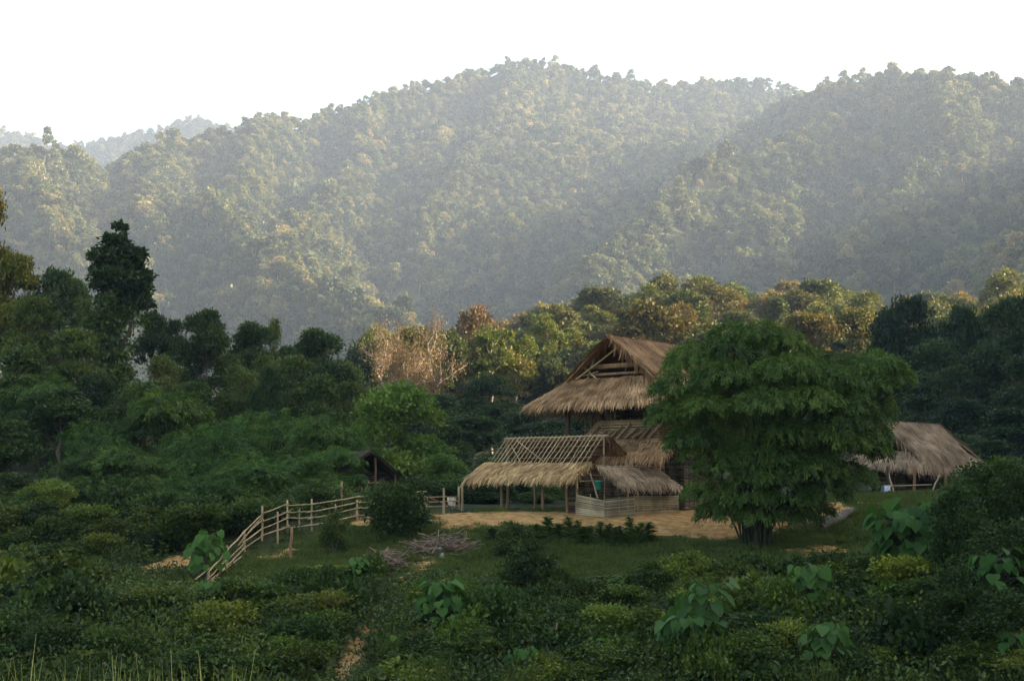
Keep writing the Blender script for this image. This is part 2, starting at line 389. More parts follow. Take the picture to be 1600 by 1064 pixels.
def lawn_at(x, y): return poly_mask(np.atleast_1d(x), np.atleast_1d(y), LAWN, 1.2)
def dirt_at(x, y):
    x = np.atleast_1d(np.asarray(x, float)); y = np.atleast_1d(np.asarray(y, float)); d = np.zeros(len(x))
    for P in DIRT: d = np.maximum(d, poly_mask(x, y, P, .5))
    return d

# ------------------------------------------------------------------ scattering of what nobody could count
def scatter(name, P, rot, scl, pick, meshes):
    n = len(P); m = bpy.data.meshes.new(name); m.vertices.add(n); m.vertices.foreach_set("co", np.asarray(P, np.float32).ravel())
    for nm, ty, arr in (("rot", 'FLOAT_VECTOR', rot), ("scl", 'FLOAT_VECTOR', scl)):
        a = m.attributes.new(nm, ty, 'POINT'); a.data.foreach_set("vector", np.asarray(arr, np.float32).ravel())
    a = m.attributes.new("pick", 'INT', 'POINT'); a.data.foreach_set("value", np.asarray(pick, np.int32))
    o = put(name, m)
    g = bpy.data.node_groups.new(name, 'GeometryNodeTree')
    g.interface.new_socket("Geometry", in_out='INPUT', socket_type='NodeSocketGeometry'); g.interface.new_socket("Geometry", in_out='OUTPUT', socket_type='NodeSocketGeometry')
    N = g.nodes.new; Lk = g.links.new
    gi = N("NodeGroupInput"); go = N("NodeGroupOutput"); iop = N("GeometryNodeInstanceOnPoints"); jn = N("GeometryNodeJoinGeometry")
    for me in reversed(meshes):      # a join takes its links last first
        so = bpy.data.objects.new(name + "_source", me)
        oi = N("GeometryNodeObjectInfo"); oi.inputs[0].default_value = so
        gti = N("GeometryNodeGeometryToInstance"); Lk(oi.outputs["Geometry"], gti.inputs[0]); Lk(gti.outputs[0], jn.inputs[0])
    def attr(nm, ty):
        q = N("GeometryNodeInputNamedAttribute"); q.data_type = ty; q.inputs[0].default_value = nm; return q.outputs[0]
    e2r = N("FunctionNodeEulerToRotation"); Lk(attr("rot", 'FLOAT_VECTOR'), e2r.inputs[0])
    Lk(gi.outputs[0], iop.inputs["Points"]); Lk(jn.outputs[0], iop.inputs["Instance"]); iop.inputs["Pick Instance"].default_value = True
    Lk(attr("pick", 'INT'), iop.inputs["Instance Index"]); Lk(e2r.outputs[0], iop.inputs["Rotation"]); Lk(attr("scl", 'FLOAT_VECTOR'), iop.inputs["Scale"])
    Lk(iop.outputs[0], go.inputs[0])
    md = o.modifiers.new("scatter", 'NODES'); md.node_group = g
    return o

# ------------------------------------------------------------------ plants
def unit(v): return v / (np.linalg.norm(v, axis=-1, keepdims=True) + 1e-9)
def rdirs(n, r=rng): return unit(r.normal(size=(n, 3)))

def crown(lobes, n, L, W, r, per=28, droop=0.0, up=.7, spread=.22, tint_sd=.16):
    """leaf clumps on the outer shell of the lobes; each clump carries its own leaf tone"""
    mb = MB(); lobes = np.asarray(lobes, float)          # x y z rx rz
    wt = lobes[:, 3] ** 2; wt /= wt.sum(); nc = max(len(lobes), n // per)
    li = r.choice(len(lobes), nc, p=wt); d = rdirs(nc, r); d[:, 2] = np.where(d[:, 2] < -.35, -d[:, 2], d[:, 2])
    rr = lobes[li, 3] * (1 - .30 * r.random(nc) ** 2)
    C = lobes[li, :3] + d * np.stack([rr, rr, lobes[li, 4] * rr / lobes[li, 3]], 1)
    ct = np.clip(.5 + r.normal(0, tint_sd, nc) + r.normal(0, .10, len(lobes))[li], 0, 1)
    ci = np.repeat(np.arange(nc), per); m = len(ci)
    sp = lobes[li, 3][ci] * spread
    P = C[ci] + r.normal(size=(m, 3)) * np.stack([sp, sp, sp * .55], 1)
    D = unit(d[ci] * .6 + r.normal(size=(m, 3)) * .7 + np.array([0, 0, -droop]))
    Nn = unit(r.normal(size=(m, 3)) * .55 + np.array([0, 0, up]))
    s = r.uniform(.7, 1.3, m)
    mb.leaves(P, D, Nn, L * s, W * s, np.clip(ct[ci] + r.normal(0, .10, m), 0, 1)); return mb

def limbs(lobes, H, r0, r, base=(0, 0), z_fork=.45, sides=7, lean=0.0):
    mb = MB(); n = 9; t = np.linspace(0, 1, n); top = np.mean([l[:2] for l in lobes], 0); zt = max(l[2] for l in lobes)
    P = np.stack([base[0] + top[0] * t ** 2 + r.normal(0, .012, n) * H * (t > 0), base[1] + top[1] * t ** 2 + r.normal(0, .012, n) * H * (t > 0), -.4 + (zt + .4) * t], 1)
    rad_ = r0 * (1 - .86 * t) * (1 + .5 * np.exp(-t * 14)); mb.tube(P, rad_, sides)
    for l in lobes:
        k = np.clip((l[2] / zt) * .75 * r.uniform(.7, 1.0), .12, .9); a = np.array([np.interp(k, t, P[:, i]) for i in range(3)]); b = np.array(l[:3])
        q = np.linspace(0, 1, 5)[:, None]; c = a + (b - a) * q; c[:, 2] += (q * (1 - q))[:, 0] * -.12 * np.linalg.norm(b - a); c[1:-1] += r.normal(0, .02 * H * .5, (3, 3))
        mb.tube(c, np.interp(k, t, rad_) * .5 * (1 - .8 * q[:, 0]), 5)
    return mb

def broad_lobes(r, H, W, nl, z0, flat=.65, crown_shape=.5):
    L = []
    for i in range(nl):
        u = (i + .5) / nl; a = i * 2.4 + r.uniform(-.5, .5)
        rad_ = W * .5 * (.78 * math.sqrt(max(.02, 1 - (abs(u - .35) / .72) ** 2))) * r.uniform(.45, .95)
        rl = W * r.uniform(.10, .27); z = H * (z0 + (1 - z0) * np.clip(u + r.normal(0, .07), 0, 1)) - rl * flat * u; a += r.normal(0, .4)
        L.append((rad_ * math.cos(a), rad_ * math.sin(a), z, rl, rl * flat))
    L.append((0, 0, H - W * .2 * flat, W * .2, W * .2 * flat))
    return L

class Kind:
    def __init__(s, name, trunk, crown_, H, W): s.name, s.trunk, s.crown, s.H, s.W = name, trunk, crown_, H, W

def make_kind(name, seed, H, W, nl, z0, n, L, Wl, mat, bk='bark', r0=None, flat=.65, **kw):
    r = np.random.default_rng(seed); lo = broad_lobes(r, H, W, nl, z0, flat)
    tr = limbs(lo, H, r0 or H * .018, r).mesh(name + "_trunk", M[bk], True)
    cr = crown(lo, n, L, Wl, r, **kw).mesh(name + "_crown", M[mat]); return Kind(name, tr, cr, H, W)

NEAR = [make_kind("tree_a", 11, 12, 9, 9, .38, 11000, .42, .24, 'tree', spread=.24),
        make_kind("tree_b", 12, 14, 8, 10, .45, 11000, .40, .22, 'dark', spread=.22),
        make_kind("tree_c", 13, 11, 10, 8, .42, 10000, .42, .24, 'dark', flat=.5, spread=.22),
        make_kind("tree_d", 14, 13, 8, 11, .25, 11000, .36, .22, 'tree', flat=.75, spread=.26)]
MID = [make_kind("hill_a", 21, 16, 11, 11, .34, 6000, .60, .40, 'tree', spread=.26, flat=.95),
       make_kind("hill_b", 22, 18, 10, 12, .40, 6000, .60, .38, 'tree', spread=.26, bk='palebark', flat=1.0),
       make_kind("hill_c", 23, 15, 12, 10, .40, 6000, .62, .40, 'dark', flat=.75, spread=.26),
       make_kind("hill_d", 24, 17, 10, 13, .26, 6000, .58, .38, 'tree', flat=1.0, spread=.28),
       make_kind("hill_e", 25, 18, 11, 11, .42, 4600, .56, .34, 'tan', spread=.30, bk='palebark', flat=.95)]

def plant_kind(k, name, px, top, Y, wpx, label, cat="tree", group=None, color=(1, 1, 1), trunk_color=None, rz=None, minsc=.0):
    """stand a copy of a kind at column px and depth Y, as tall as its top row and as wide as wpx ask for"""
    b = at(px, 760, Y); x, y = b[0], Y; z = g1(x, y); zt = at(px, top, Y)[2]
    s = max((zt - z) / k.H, .15); w = wpx / FPX * Y / k.W
    return stand(k, name, x, y, z, s, w, label, cat, group, color, rz)
def stand(k, name, x, y, z, s, w, label, cat="tree", group=None, color=(1, 1, 1), rz=None):
    t = thing(name, label, cat, (x, y, z), group, random.uniform(0, 6.28) if rz is None else rz, (w, w, s))
    a = put("trunk", k.trunk, t); c = put("crown", k.crown, t); c.color = (*color, 1); return t
random.seed(5)

# ---- bamboo: arching culms with drooping feathery sprays
def bamboo(r, plumes, n, L, W, culms, base_r=.6, tint_sd=.16, per=26, shell=.55):
    """plumes: x y z radius height; sprays hang from the domed top of every plume"""
    pl = np.asarray(plumes, float); wt = pl[:, 3] * (pl[:, 4] + pl[:, 3]); wt /= wt.sum(); ns = n // per
    li = r.choice(len(pl), ns, p=wt); d = rdirs(ns, r); d[:, 2] = np.abs(d[:, 2]) * 1.0 - .25 * r.random(ns)
    rr = (1 - shell * r.random(ns) ** 1.6)[:, None]
    C = pl[li, :3] + d * rr * np.stack([pl[li, 3], pl[li, 3], pl[li, 4]], 1)
    out = unit(d * np.array([1, 1, .25])); ct = np.clip(.48 + r.normal(0, tint_sd, ns) + r.normal(0, .13, len(pl))[li], 0, 1)
    ci = np.repeat(np.arange(ns), per); m = len(ci); q = r.random(m) ** .8
    SL = (.9 + .6 * r.random(ns))[ci] * L * 2.0
    P = C[ci] + out[ci] * (SL * q * .75)[:, None] + np.array([0, 0, -1.0]) * (SL * q * q * .6)[:, None] + r.normal(size=(m, 3)) * L * .35
    dn = (.15 + 1.05 * (1 - np.clip(d[:, 2], 0, 1)) ** 1.2)[ci] * (.5 + q * .8)
    D = unit(out[ci] * .75 + np.array([0, 0, -1.0]) * dn[:, None] + r.normal(size=(m, 3)) * .36)
    Nn = unit(out[ci] * .6 + np.array([0, 0, .7]) + r.normal(size=(m, 3)) * .5); s = r.uniform(.7, 1.3, m)
    mb = MB(); mb.leaves(P, D, Nn, L * s, W * s, np.clip(ct[ci] + r.normal(0, .1, m), 0, 1), bend=.06)
    cm = []
    for i in range(culms):
        p = pl[i % len(pl)]; c = MB(); a = r.uniform(0, 6.28); b0 = np.array([base_r * math.sqrt(r.random()) * math.cos(a), base_r * math.sqrt(r.random()) * math.sin(a), -.2])
        tip = p[:3] + np.array([r.normal(0, .3) * p[3], r.normal(0, .3) * p[3], p[4] * .75]); t = np.linspace(0, 1, 9)[:, None]
        ctl = np.array([b0[0] * 1.5 + .1 * tip[0], b0[1] * 1.5 + .1 * tip[1], tip[2] * .85])
        Q = (1 - t) ** 2 * b0 + 2 * t * (1 - t) * ctl + t * t * tip
        c.tube(Q, np.linspace(.055, .015, 9), 5); cm.append(c)
    return mb, cm

def bamboo_kind(name, seed, H, W, npl, n, L=.34, Wl=.075):
    r = np.random.default_rng(seed); pl = []
    for i in range(npl):
        a = i * 2.4 + r.uniform(-.4, .4); u = r.random(); rad_ = W * .5 * (.15 + .7 * u); rl = W * r.uniform(.15, .22)
        z = H * (.92 - .50 * u ** 1.5 * r.uniform(.6, 1.2)) - rl
        pl.append((rad_ * math.cos(a), rad_ * math.sin(a), z, rl, rl * 1.05))
    for i in range(npl // 2):
        a = r.uniform(0, 6.28); rl = W * r.uniform(.16, .22); pl.append((W * .32 * math.cos(a), W * .32 * math.sin(a), H * r.uniform(.12, .38), rl, rl * 1.2))
    mb, cm = bamboo(r, pl, n, L, Wl, 14); c = MB()
    for q in cm:
        for v, f, t in zip(q.v, q.f, q.t): c.add(v, f, t)
    return Kind(name, c.mesh(name + "_culms", M['culm'], True), mb.mesh(name + "_foliage", M['bamboo']), H, W)
BAM = [bamboo_kind("bamboo_a", 31, 10, 9, 12, 26000), bamboo_kind("bamboo_b", 32, 9, 10, 14, 26000), bamboo_kind("bamboo_c", 33, 11, 8, 11, 24000)]
def plant_bamboo(k, px, top, Y, wpx, label, color=(1, 1, 1), group="bamboo clumps at the forest edge"):
    b = at(px, 760, Y); x = b[0]; z = g1(x, Y); s = max((at(px, top, Y)[2] - z) / k.H, .2); w = wpx / FPX * Y / k.W
    t = thing("bamboo_clump", label, "bamboo", (x, Y, z), group, random.uniform(0, 6.28), (w, w, s))
    put("culms", k.trunk, t); c = put("foliage", k.crown, t); c.color = (*color, 1); return t

# ---- shrubs
def shrub_kind(name, seed, H, W, nl, n, L, Wl, mat='shrub', **kw):
    r = np.random.default_rng(seed); lo = []
    for i in range(nl):
        a = i * 2.4 + r.uniform(-.5, .5); u = r.random(); rd = W * .5 * .7 * math.sqrt(u); rl = W * r.uniform(.16, .28)
        lo.append((rd * math.cos(a), rd * math.sin(a), max(rl * .5, H * r.uniform(.25, .95) * (1 - .35 * u) - rl * .8), rl, rl * .85))
    st = MB()
    for l in lo:
        q = np.linspace(0, 1, 5)[:, None]; b = np.array([l[0] * .1, l[1] * .1, -.15]); c = b + (np.array(l[:3]) - b) * q + np.array([0, 0, .1 * H]) * (q * (1 - q)); st.tube(c, np.linspace(.035, .01, 5) * H / 2.5, 5)
    return Kind(name, st.mesh(name + "_stems", M['bark'], True), crown(lo, n, L, Wl, r, **kw).mesh(name + "_leaves", M[mat]), H, W)
SHR = [shrub_kind("shrub_a", 41, 2.2, 2.8, 9, 5200, .17, .10, spread=.30), shrub_kind("shrub_b", 42, 1.8, 3.2, 9, 5200, .19, .12, spread=.30),
       shrub_kind("shrub_c", 43, 2.8, 2.6, 10, 5600, .15, .08, spread=.33, droop=.3), shrub_kind("shrub_d", 44, 1.5, 2.4, 8, 3600, .22, .15, spread=.30)]
THICK = [shrub_kind('thicket_a', 48, 6.0, 4.5, 18, 15000, .20, .12, spread=.26), shrub_kind('thicket_b', 49, 5.5, 5.0, 18, 15000, .23, .14, spread=.24)]
def plant_shrub(k, px, top, base, wpx, label, name="shrub", color=(1, 1, 1), cat="shrub", group=None, Y=None, ymin=30.0):
    p = hit(px, base, ymin) if Y is None else Vector((at(px, 760, Y)[0], Y, g1(at(px, 760, Y)[0], Y)))
    s = max((at(px, top, p.y)[2] - p.z) / k.H, .1); w = wpx / FPX * p.y / k.W
    t = thing(name, label, cat, p, group, random.uniform(0, 6.28), (w, w, s))
    put("stems", k.trunk, t); c = put("leaves", k.crown, t); c.color = (*color, 1); return t

# ---- large-leaved saplings: every heart-shaped leaf hangs from its own stalk
def heart(mb, p, d, n, L, T):
    d = d / np.linalg.norm(d); s = np.cross(d, n); s /= np.linalg.norm(s) + 1e-9; nn = np.cross(s, d)
    prof = [(0, 0), (-.10, .22), (.02, .42), (.22, .52), (.48, .46), (.75, .26), (1.0, 0)]
    V = []; F = []
    mid = [(0, 0), (.06, 0), (.12, 0), (.25, 0), (.48, 0), (.75, 0), (1.0, 0)]
    for (a, b), (c, _) in zip(prof, mid):
        dr = -.28 * max(a, 0) ** 2
        V.append(p + d * L * a + s * L * b + nn * L * (dr + .10 * b)); V.append(p + d * L * c + nn * L * (dr - .02)); V.append(p + d * L * a - s * L * b + nn * L * (dr + .10 * b))
    for i in range(6):
        F.append((3 * i, 3 * i + 3, 3 * i + 4, 3 * i + 1)); F.append((3 * i + 1, 3 * i + 4, 3 * i + 5, 3 * i + 2))
    mb.add(V, F, T)
def sapling(label, px, top, base, wpx, nleaf, leaf_px, seed, group="large leaved saplings on the bank", lean=(0, 0), stems=1, color=(1, 1, 1), ymin=30.0):
    r = np.random.default_rng(seed); p = hit(px, base, ymin); H = at(px, top, p.y)[2] - p.z; Wd = wpx / FPX * p.y; L = .49 * leaf_px / FPX * p.y
    t = thing("sapling", label, "sapling", p, group)
    for k in range(stems):
        off = np.array([0, 0, 0.0]) if stems == 1 else np.array([r.uniform(-.5, .5) * Wd * .7, r.uniform(-.3, .3) * Wd, 0])
        hs = H * (1 if k == 0 else r.uniform(.6, .95)); st = MB(); lf = MB(); q = np.linspace(0, 1, 6)[:, None]
        P = np.array([lean[0], lean[1], hs * .93]) * q + off * q + np.array([0, 0, -.2]) * (1 - q) + r.normal(0, .02 * H, (6, 3)) * q
        st.tube(P, np.linspace(.035, .012, 6) * max(1, H / 3), 5)
        for i in range(4 * nleaf // stems):
            u = 1 - .66 * (i / max(1, 4 * nleaf // stems - 1)) ** 1.2; a = i * 2.4 + r.uniform(-.3, .3); c = np.array([np.interp(u, q[:, 0], P[:, j]) for j in range(3)])
            ln = Wd * .5 * r.uniform(.35, .85) * (.45 + .55 * min(1, 1.35 - u)); o = np.array([math.cos(a), math.sin(a), 0]); e = c + o * ln + np.array([0, 0, ln * r.uniform(.05, .45)])
            st.bar(c, e, .010, .006, 4, n=3); heart(lf, e, o + np.array([0, 0, -r.uniform(.3, 1.5)]), np.array([0, 0, 1.0]) + r.normal(0, .3, 3), L * r.uniform(.7, 1.15), np.clip(r.normal(.5, .22), 0, 1))
        put("stem", st.mesh("sapling_stem", M['bark'], True), t); c = put("leaves", lf.mesh("sapling_leaves", M['bigleaf'], True), t); c.color = (*color, 1)
    return t
# ------------------------------------------------------------------ the forest on the mountains: far too many to count
FAR = []
for k, (sd, H, W, nl, z0, mt) in enumerate([(51, 13, 12, 5, .40, 'far'), (52, 16, 11, 6, .45, 'far'), (53, 12, 13, 5, .40, 'far3'), (54, 14, 11, 5, .40, 'far2'), (55, 18, 10, 6, .5, 'far'), (56, 13, 12, 5, .40, 'far3')]):
    r = np.random.default_rng(sd); lo = broad_lobes(r, H, W, nl, z0, .8); mb = crown(lo, 800, 1.5, 1.15, r, per=10, spread=.30, up=.5)
    mb.tube([(0, 0, -2), (.3, 0, H * .4), (0, .2, H * .75)], [.35, .25, .12], 4, .9); FAR.append(mb.mesh("forest_tree", M[mt]))
_bins = np.radians(np.arange(-34, 42, .1)); _rr = np.arange(14, 3100, 6.0)
_A, _RR = np.meshgrid(_bins, _rr, indexing='ij'); _E = gz((_RR * np.sin(_A)).ravel(), (_RR * np.cos(_A)).ravel()).reshape(_A.shape) / _RR
_E = np.maximum.accumulate(_E, axis=1)
def in_view(x, y, ztop, tol=.004):
    a = np.arctan2(x, y); r = np.hypot(x, y); i = np.clip(np.round((a - _bins[0]) / (_bins[1] - _bins[0])).astype(int), 0, len(_bins) - 1)
    j = np.clip(((r - 20 - 14) / 6).astype(int), 0, len(_rr) - 1)
    return ztop / r > _E[i, j] - tol
n = 84000; rr_ = np.sqrt(rng.uniform(455 ** 2, 2950 ** 2, n)); aa_ = R(1) * rng.uniform(-26, 28, n)
X = rr_ * np.sin(aa_); Y = rr_ * np.cos(aa_); Z = gz(X, Y); ok = in_view(X, Y, Z + 14)
ok &= X < 1070
X, Y, Z = X[ok], Y[ok], Z[ok]; n = len(X); print("mountain trees", n)
pn = fbm(X / 120, Y / 120, 3); pick = rng.choice(6, n, p=[.31, .18, .16, .13, .10, .12]); pick = np.where((pn > .12) & (rng.random(n) < .25), 3, np.where((pn < -.12) & (rng.random(n) < .5), 2, pick))
sc = .76 * rng.lognormal(0, .27, n); scl = np.stack([sc * rng.uniform(.85, 1.15, n), sc * rng.uniform(.85, 1.15, n), sc * rng.uniform(.85, 1.25, n)], 1)
rot = np.stack([rng.normal(0, .08, n), rng.normal(0, .08, n), rng.uniform(0, 6.28, n)], 1)
tag(scatter("mountain_forest", np.stack([X, Y, Z - .5], 1), rot, scl, pick, FAR), "hazy green and tan forest covering the mountain slopes", "forest", kind="stuff")
# woods on the valley side on the right, beyond the frame
n = 1700; X = rng.uniform(70, 400, n); Y = rng.uniform(-120, 215, n); ok = (np.abs(np.arctan2(X, np.maximum(Y, 1))) > R(25)) | (Y < 5); X, Y = X[ok], Y[ok]; n = len(X)
tag(scatter("valley_side_woods", np.stack([X, Y, gz(X, Y) - .5], 1), np.stack([X * 0, X * 0, rng.uniform(0, 6.28, n)], 1), np.repeat(rng.uniform(.7, 1.2, (n, 1)), 3, 1), rng.choice([0, 1, 2, 5], n), FAR), "dark woods on the valley side beyond the clearing", "forest", kind="stuff")

# ------------------------------------------------------------------ trees standing on the sunlit hill behind the houses
def where_words(px):
    return ("above the dark forest on the far left" if px < 560 else "beside the bare pale tree" if px < 720 else "left of the tall thatched roof" if px < 880
            else "over the tall thatched roof" if px < 1060 else "over the rounded bamboo clump" if px < 1300 else "over the low house beside the bamboo" if px < 1480 else "over the dark woods on the right")
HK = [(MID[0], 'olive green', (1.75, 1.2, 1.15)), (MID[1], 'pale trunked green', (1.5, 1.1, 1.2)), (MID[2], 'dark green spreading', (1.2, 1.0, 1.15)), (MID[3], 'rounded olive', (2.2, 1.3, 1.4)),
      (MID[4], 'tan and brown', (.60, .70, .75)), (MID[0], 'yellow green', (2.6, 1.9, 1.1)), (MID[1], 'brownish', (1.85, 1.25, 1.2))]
pts = []; gx, gy = [], []
cand = 9000; U = rng.uniform(540, 1640, cand); YY = rng.uniform(215, 425, cand)
for u, y in zip(U, YY):
    x = at(u, 500, y)[0]
    if u < 700 and y > 330: continue
    if any((x - a) ** 2 + (y - b) ** 2 < 9.2 ** 2 for a, b in zip(gx, gy)): continue
    z = g1(x, y)
    if not in_view(np.array([x]), np.array([y]), z + 15, .02)[0]: continue
    gx.append(x); gy.append(y); pts.append((u, x, y, z))
pts.sort(key=lambda p: p[2]); print("hill trees", len(pts))
for (u, x, y, z) in pts[:222]:
    k = int(rng.choice(7, p=[.26, .20, .17, .19, .07, .05, .06])); kd, word, colr = HK[k]; s = np.clip(rng.lognormal(-.22, .18), .5, 1.05)
    row = "ridge" if y > 345 else "slope" if y > 280 else "foot"; jit = rng.uniform(.85, 1.15, 3)
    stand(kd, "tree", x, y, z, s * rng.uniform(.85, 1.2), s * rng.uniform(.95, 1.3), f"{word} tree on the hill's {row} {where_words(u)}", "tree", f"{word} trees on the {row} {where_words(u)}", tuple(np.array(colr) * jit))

# the big half bare tree with pale limbs
def branchy(seed, H, W, n_main):
    r = np.random.default_rng(seed); mb = MB(); tips = []
    def grow(p, d, L, rad_, depth):
        n_ = 5; q = np.linspace(0, 1, n_); P = [p]
        for i in range(1, n_): d = d + r.normal(0, .13, 3) + np.array([0, 0, .015 if depth > 0 else 0]); d = d / np.linalg.norm(d); P.append(P[-1] + d * L / (n_ - 1))
        mb.tube(P, rad_ * (1 - .45 * q), 6 if depth < 2 else 4)
        if depth >= 2: tips.extend(P[1:])
        if depth == 4: return
        for k in range(3 if depth else n_main):
            a = r.uniform(0, 6.28) if depth else k * 6.28 / n_main + r.uniform(-.3, .3)
            o = np.array([math.cos(a), math.sin(a), r.uniform(-.1, .5)]); dd = d * (.55 if depth else .25) + o * (.75 if depth else 1.0)
            j = n_ - 1 if k == 0 else r.integers(2, n_); grow(P[j], dd / np.linalg.norm(dd), L * r.uniform(.6, .8), rad_ * .55, depth + 1)
    grow(np.array([0, 0, -.5]), np.array([0, 0, 1.0]), H * .36, H * .027, 0)
    T = np.array(tips); return mb, T, r
mb, T, r = branchy(8, 19, 17, 6); n = 15000; P = T[r.integers(0, len(T), n)] + r.normal(0, .55, (n, 3)); lf = MB()
lf.leaves(P, rdirs(n, r), unit(r.normal(size=(n, 3)) * .6 + np.array([0, 0, .6])), .30 * r.uniform(.6, 1.3, n), .15, np.clip(r.normal(.45, .2, n), 0, 1))
k = Kind("pale_tree", mb.mesh("pale_tree_trunk", M['whitebark'], True), lf.mesh("pale_tree_crown", M['tan']), T[:, 2].max(), 2 * np.percentile(np.hypot(T[:, 0], T[:, 1]), 97))
plant_kind(k, "tree", 636, 498, 200, 215, "great spreading tree with bare pale limbs and sparse rusty leaves", color=(.80, .80, .85), rz=.6)
plant_kind(MID[4], "tree", 738, 484, 236, 92, "rusty brown tree on a tall trunk right of the bare pale tree", color=(.7, .6, .55))
plant_kind(MID[1], "tree", 700, 520, 232, 80, "olive tree tucked between the bare pale tree and the rusty one", color=(1.5, 1.25, .9))
plant_kind(MID[3], "tree", 588, 512, 238, 80, "grey brown tree behind the left limbs of the bare pale tree", color=(1.6, 1.2, .9))
plant_kind(MID[2], "tree", 556, 540, 220, 60, "small dark tree at the left edge of the bare pale tree", color=(.8, .9, .95))
# slender trees with pale trunks above the dark trees of the valley
def slender(label, px, top, Y, wpx, color, tr=.5):
    r = np.random.default_rng(int(px)); b = at(px, 760, Y); z = g1(b[0], Y); H = at(px, top, Y)[2] - z; W = wpx / FPX * Y
    lo = [(r.normal(0, W * .2), r.normal(0, W * .2), H * (tr + (1 - tr) * u) - W * .15, W * r.uniform(.22, .34), H * .09) for u in np.linspace(.25, 1, 5)]
    mb = MB(); q = np.linspace(0, 1, 8)[:, None]; P = np.array([0, 0, H * .93]) * q + r.normal(0, .012 * H, (8, 3)) * q; mb.tube(P, np.linspace(.26, .07, 8), 6)
    for l in lo: mb.bar(P[min(6, int(l[2] / H * 7))], l[:3], .08, .03, 4)
    t = thing("tree", label, "tree", (b[0], Y, z)); put("trunk", mb.mesh("slender_trunk", M['palebark'], True), t)
    c = put("crown", crown(lo, 2600, .5, .3, r, spread=.3).mesh("slender_crown", M['tree']), t); c.color = (*color, 1)
slender("slender tree with a long bright trunk between bare tree and tall roof", 768, 520, 206, 46, (1.5, 1.25, .8), .62)
slender("slender olive tree with a short lit trunk left of the tall roof", 806, 525, 222, 46, (1.6, 1.35, .8), .6)
slender("narrow sunlit tree with a cream trunk near the tall roof's left eave", 858, 500, 250, 60, (1.4, 1.2, .85), .6)
for px_, top_, Y_, w_, lb_ in ((1012, 452, 305, 44, "slender tree with a lit trunk over the tall roof's ridge"), (1122, 436, 318, 46, "slender pale trunked tree on the hill over the bamboo clump's left shoulder"), (934, 486, 292, 40, "slender pale trunked tree just left of the tall roof's peak"),
        (1212, 470, 296, 44, "slender pale trunked tree over the bamboo clump's crown"), (1296, 478, 290, 42, "slender pale trunked tree over the bamboo clump's right shoulder"), (882, 520, 262, 36, "small slender pale trunked tree above the tall roof's left slope"), (1364, 462, 300, 44, "slender pale trunked tree over the gap between bamboo clump and low house")):
    slender(lb_, px_, top_, Y_, w_, (1.6, 1.25, 1.0), .66)
slender("pale grey trunked tree rising from the dark wood on the right", 1492, 520, 168, 40, (.55, .65, .7), .62)
slender("tree with a straight white trunk behind the low house's roof ridge", 1386, 560, 128, 46, (.6, .75, .6), .70)

# ------------------------------------------------------------------ dark trees in the valley and on the right
D = (.85, .95, .95)  # shade over the valley trees is put into this darker, cooler tint
VAL = [(634, 640, 150, 90, 2, "dark tree right behind the bright leafy tree"), (690, 622, 168, 110, 2, "dark broad tree under the bare pale tree"), (765, 590, 186, 120, 0, "dark rounded tree under the slender bright trunk"), (738, 650, 146, 120, 1, "dark tree right of the bright leafy tree"),
       (815, 640, 178, 100, 2, "dark tree left of the tall house's eave"), (860, 660, 160, 110, 1, "dark tree seen beyond the tall house's left post"), (800, 690, 138, 110, 3, "low dark tree behind the bare rafters"),
       (925, 650, 150, 120, 0, "dark tree seen between the posts of the tall house"), (985, 655, 140, 110, 2, "dark tree behind the woven wall of the tall house"), (1060, 620, 150, 120, 3, "dark tree behind the left side of the bamboo clump"),
       (760, 715, 118, 100, 3, "low leafy tree behind the left end of the open rafters"), (700, 665, 130, 80, 0, "green tree at the right flank of the bright leafy tree"), (850, 725, 112, 100, 0, "low green tree seen under the open hut roof"),
       (572, 612, 160, 90, 1, "dim green tree left of the bright leafy tree"), (648, 612, 178, 80, 2, "dim tree at the foot of the bare pale tree"),
       (1190, 600, 150, 130, 1, "dark tree hidden behind the bamboo clump"), (1300, 580, 160, 120, 2, "dark tree over the right shoulder of the bamboo clump")]
for (px, top, Y, w, k, lb) in VAL: plant_kind(NEAR[k], "tree", px, top, Y, w, lb, color=tuple(np.array(D) * rng.uniform(.75, 1.15)))
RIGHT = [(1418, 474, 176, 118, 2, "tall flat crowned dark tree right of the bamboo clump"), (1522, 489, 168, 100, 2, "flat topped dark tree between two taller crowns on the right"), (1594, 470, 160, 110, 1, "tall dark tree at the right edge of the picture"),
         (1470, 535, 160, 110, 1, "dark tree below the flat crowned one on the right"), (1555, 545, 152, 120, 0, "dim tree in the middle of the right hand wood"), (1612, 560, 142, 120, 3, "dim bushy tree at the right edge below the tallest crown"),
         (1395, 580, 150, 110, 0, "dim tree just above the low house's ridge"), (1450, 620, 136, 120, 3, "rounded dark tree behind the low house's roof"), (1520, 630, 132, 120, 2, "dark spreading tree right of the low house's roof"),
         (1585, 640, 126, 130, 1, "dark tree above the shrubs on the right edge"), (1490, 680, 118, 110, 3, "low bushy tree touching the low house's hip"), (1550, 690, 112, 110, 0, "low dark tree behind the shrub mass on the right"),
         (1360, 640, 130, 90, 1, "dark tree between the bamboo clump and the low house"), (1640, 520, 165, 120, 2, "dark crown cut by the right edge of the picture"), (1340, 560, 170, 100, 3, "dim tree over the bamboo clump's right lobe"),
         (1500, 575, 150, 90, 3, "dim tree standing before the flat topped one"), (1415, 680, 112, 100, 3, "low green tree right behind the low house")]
for (px, top, Y, w, k, lb) in RIGHT: plant_kind(NEAR[k], "tree", px, top, Y, w, lb, color=tuple(np.array((.62, .76, .85)) * rng.uniform(.8, 1.15)))  # bluish shade of the right hand wood is put into the leaf tint

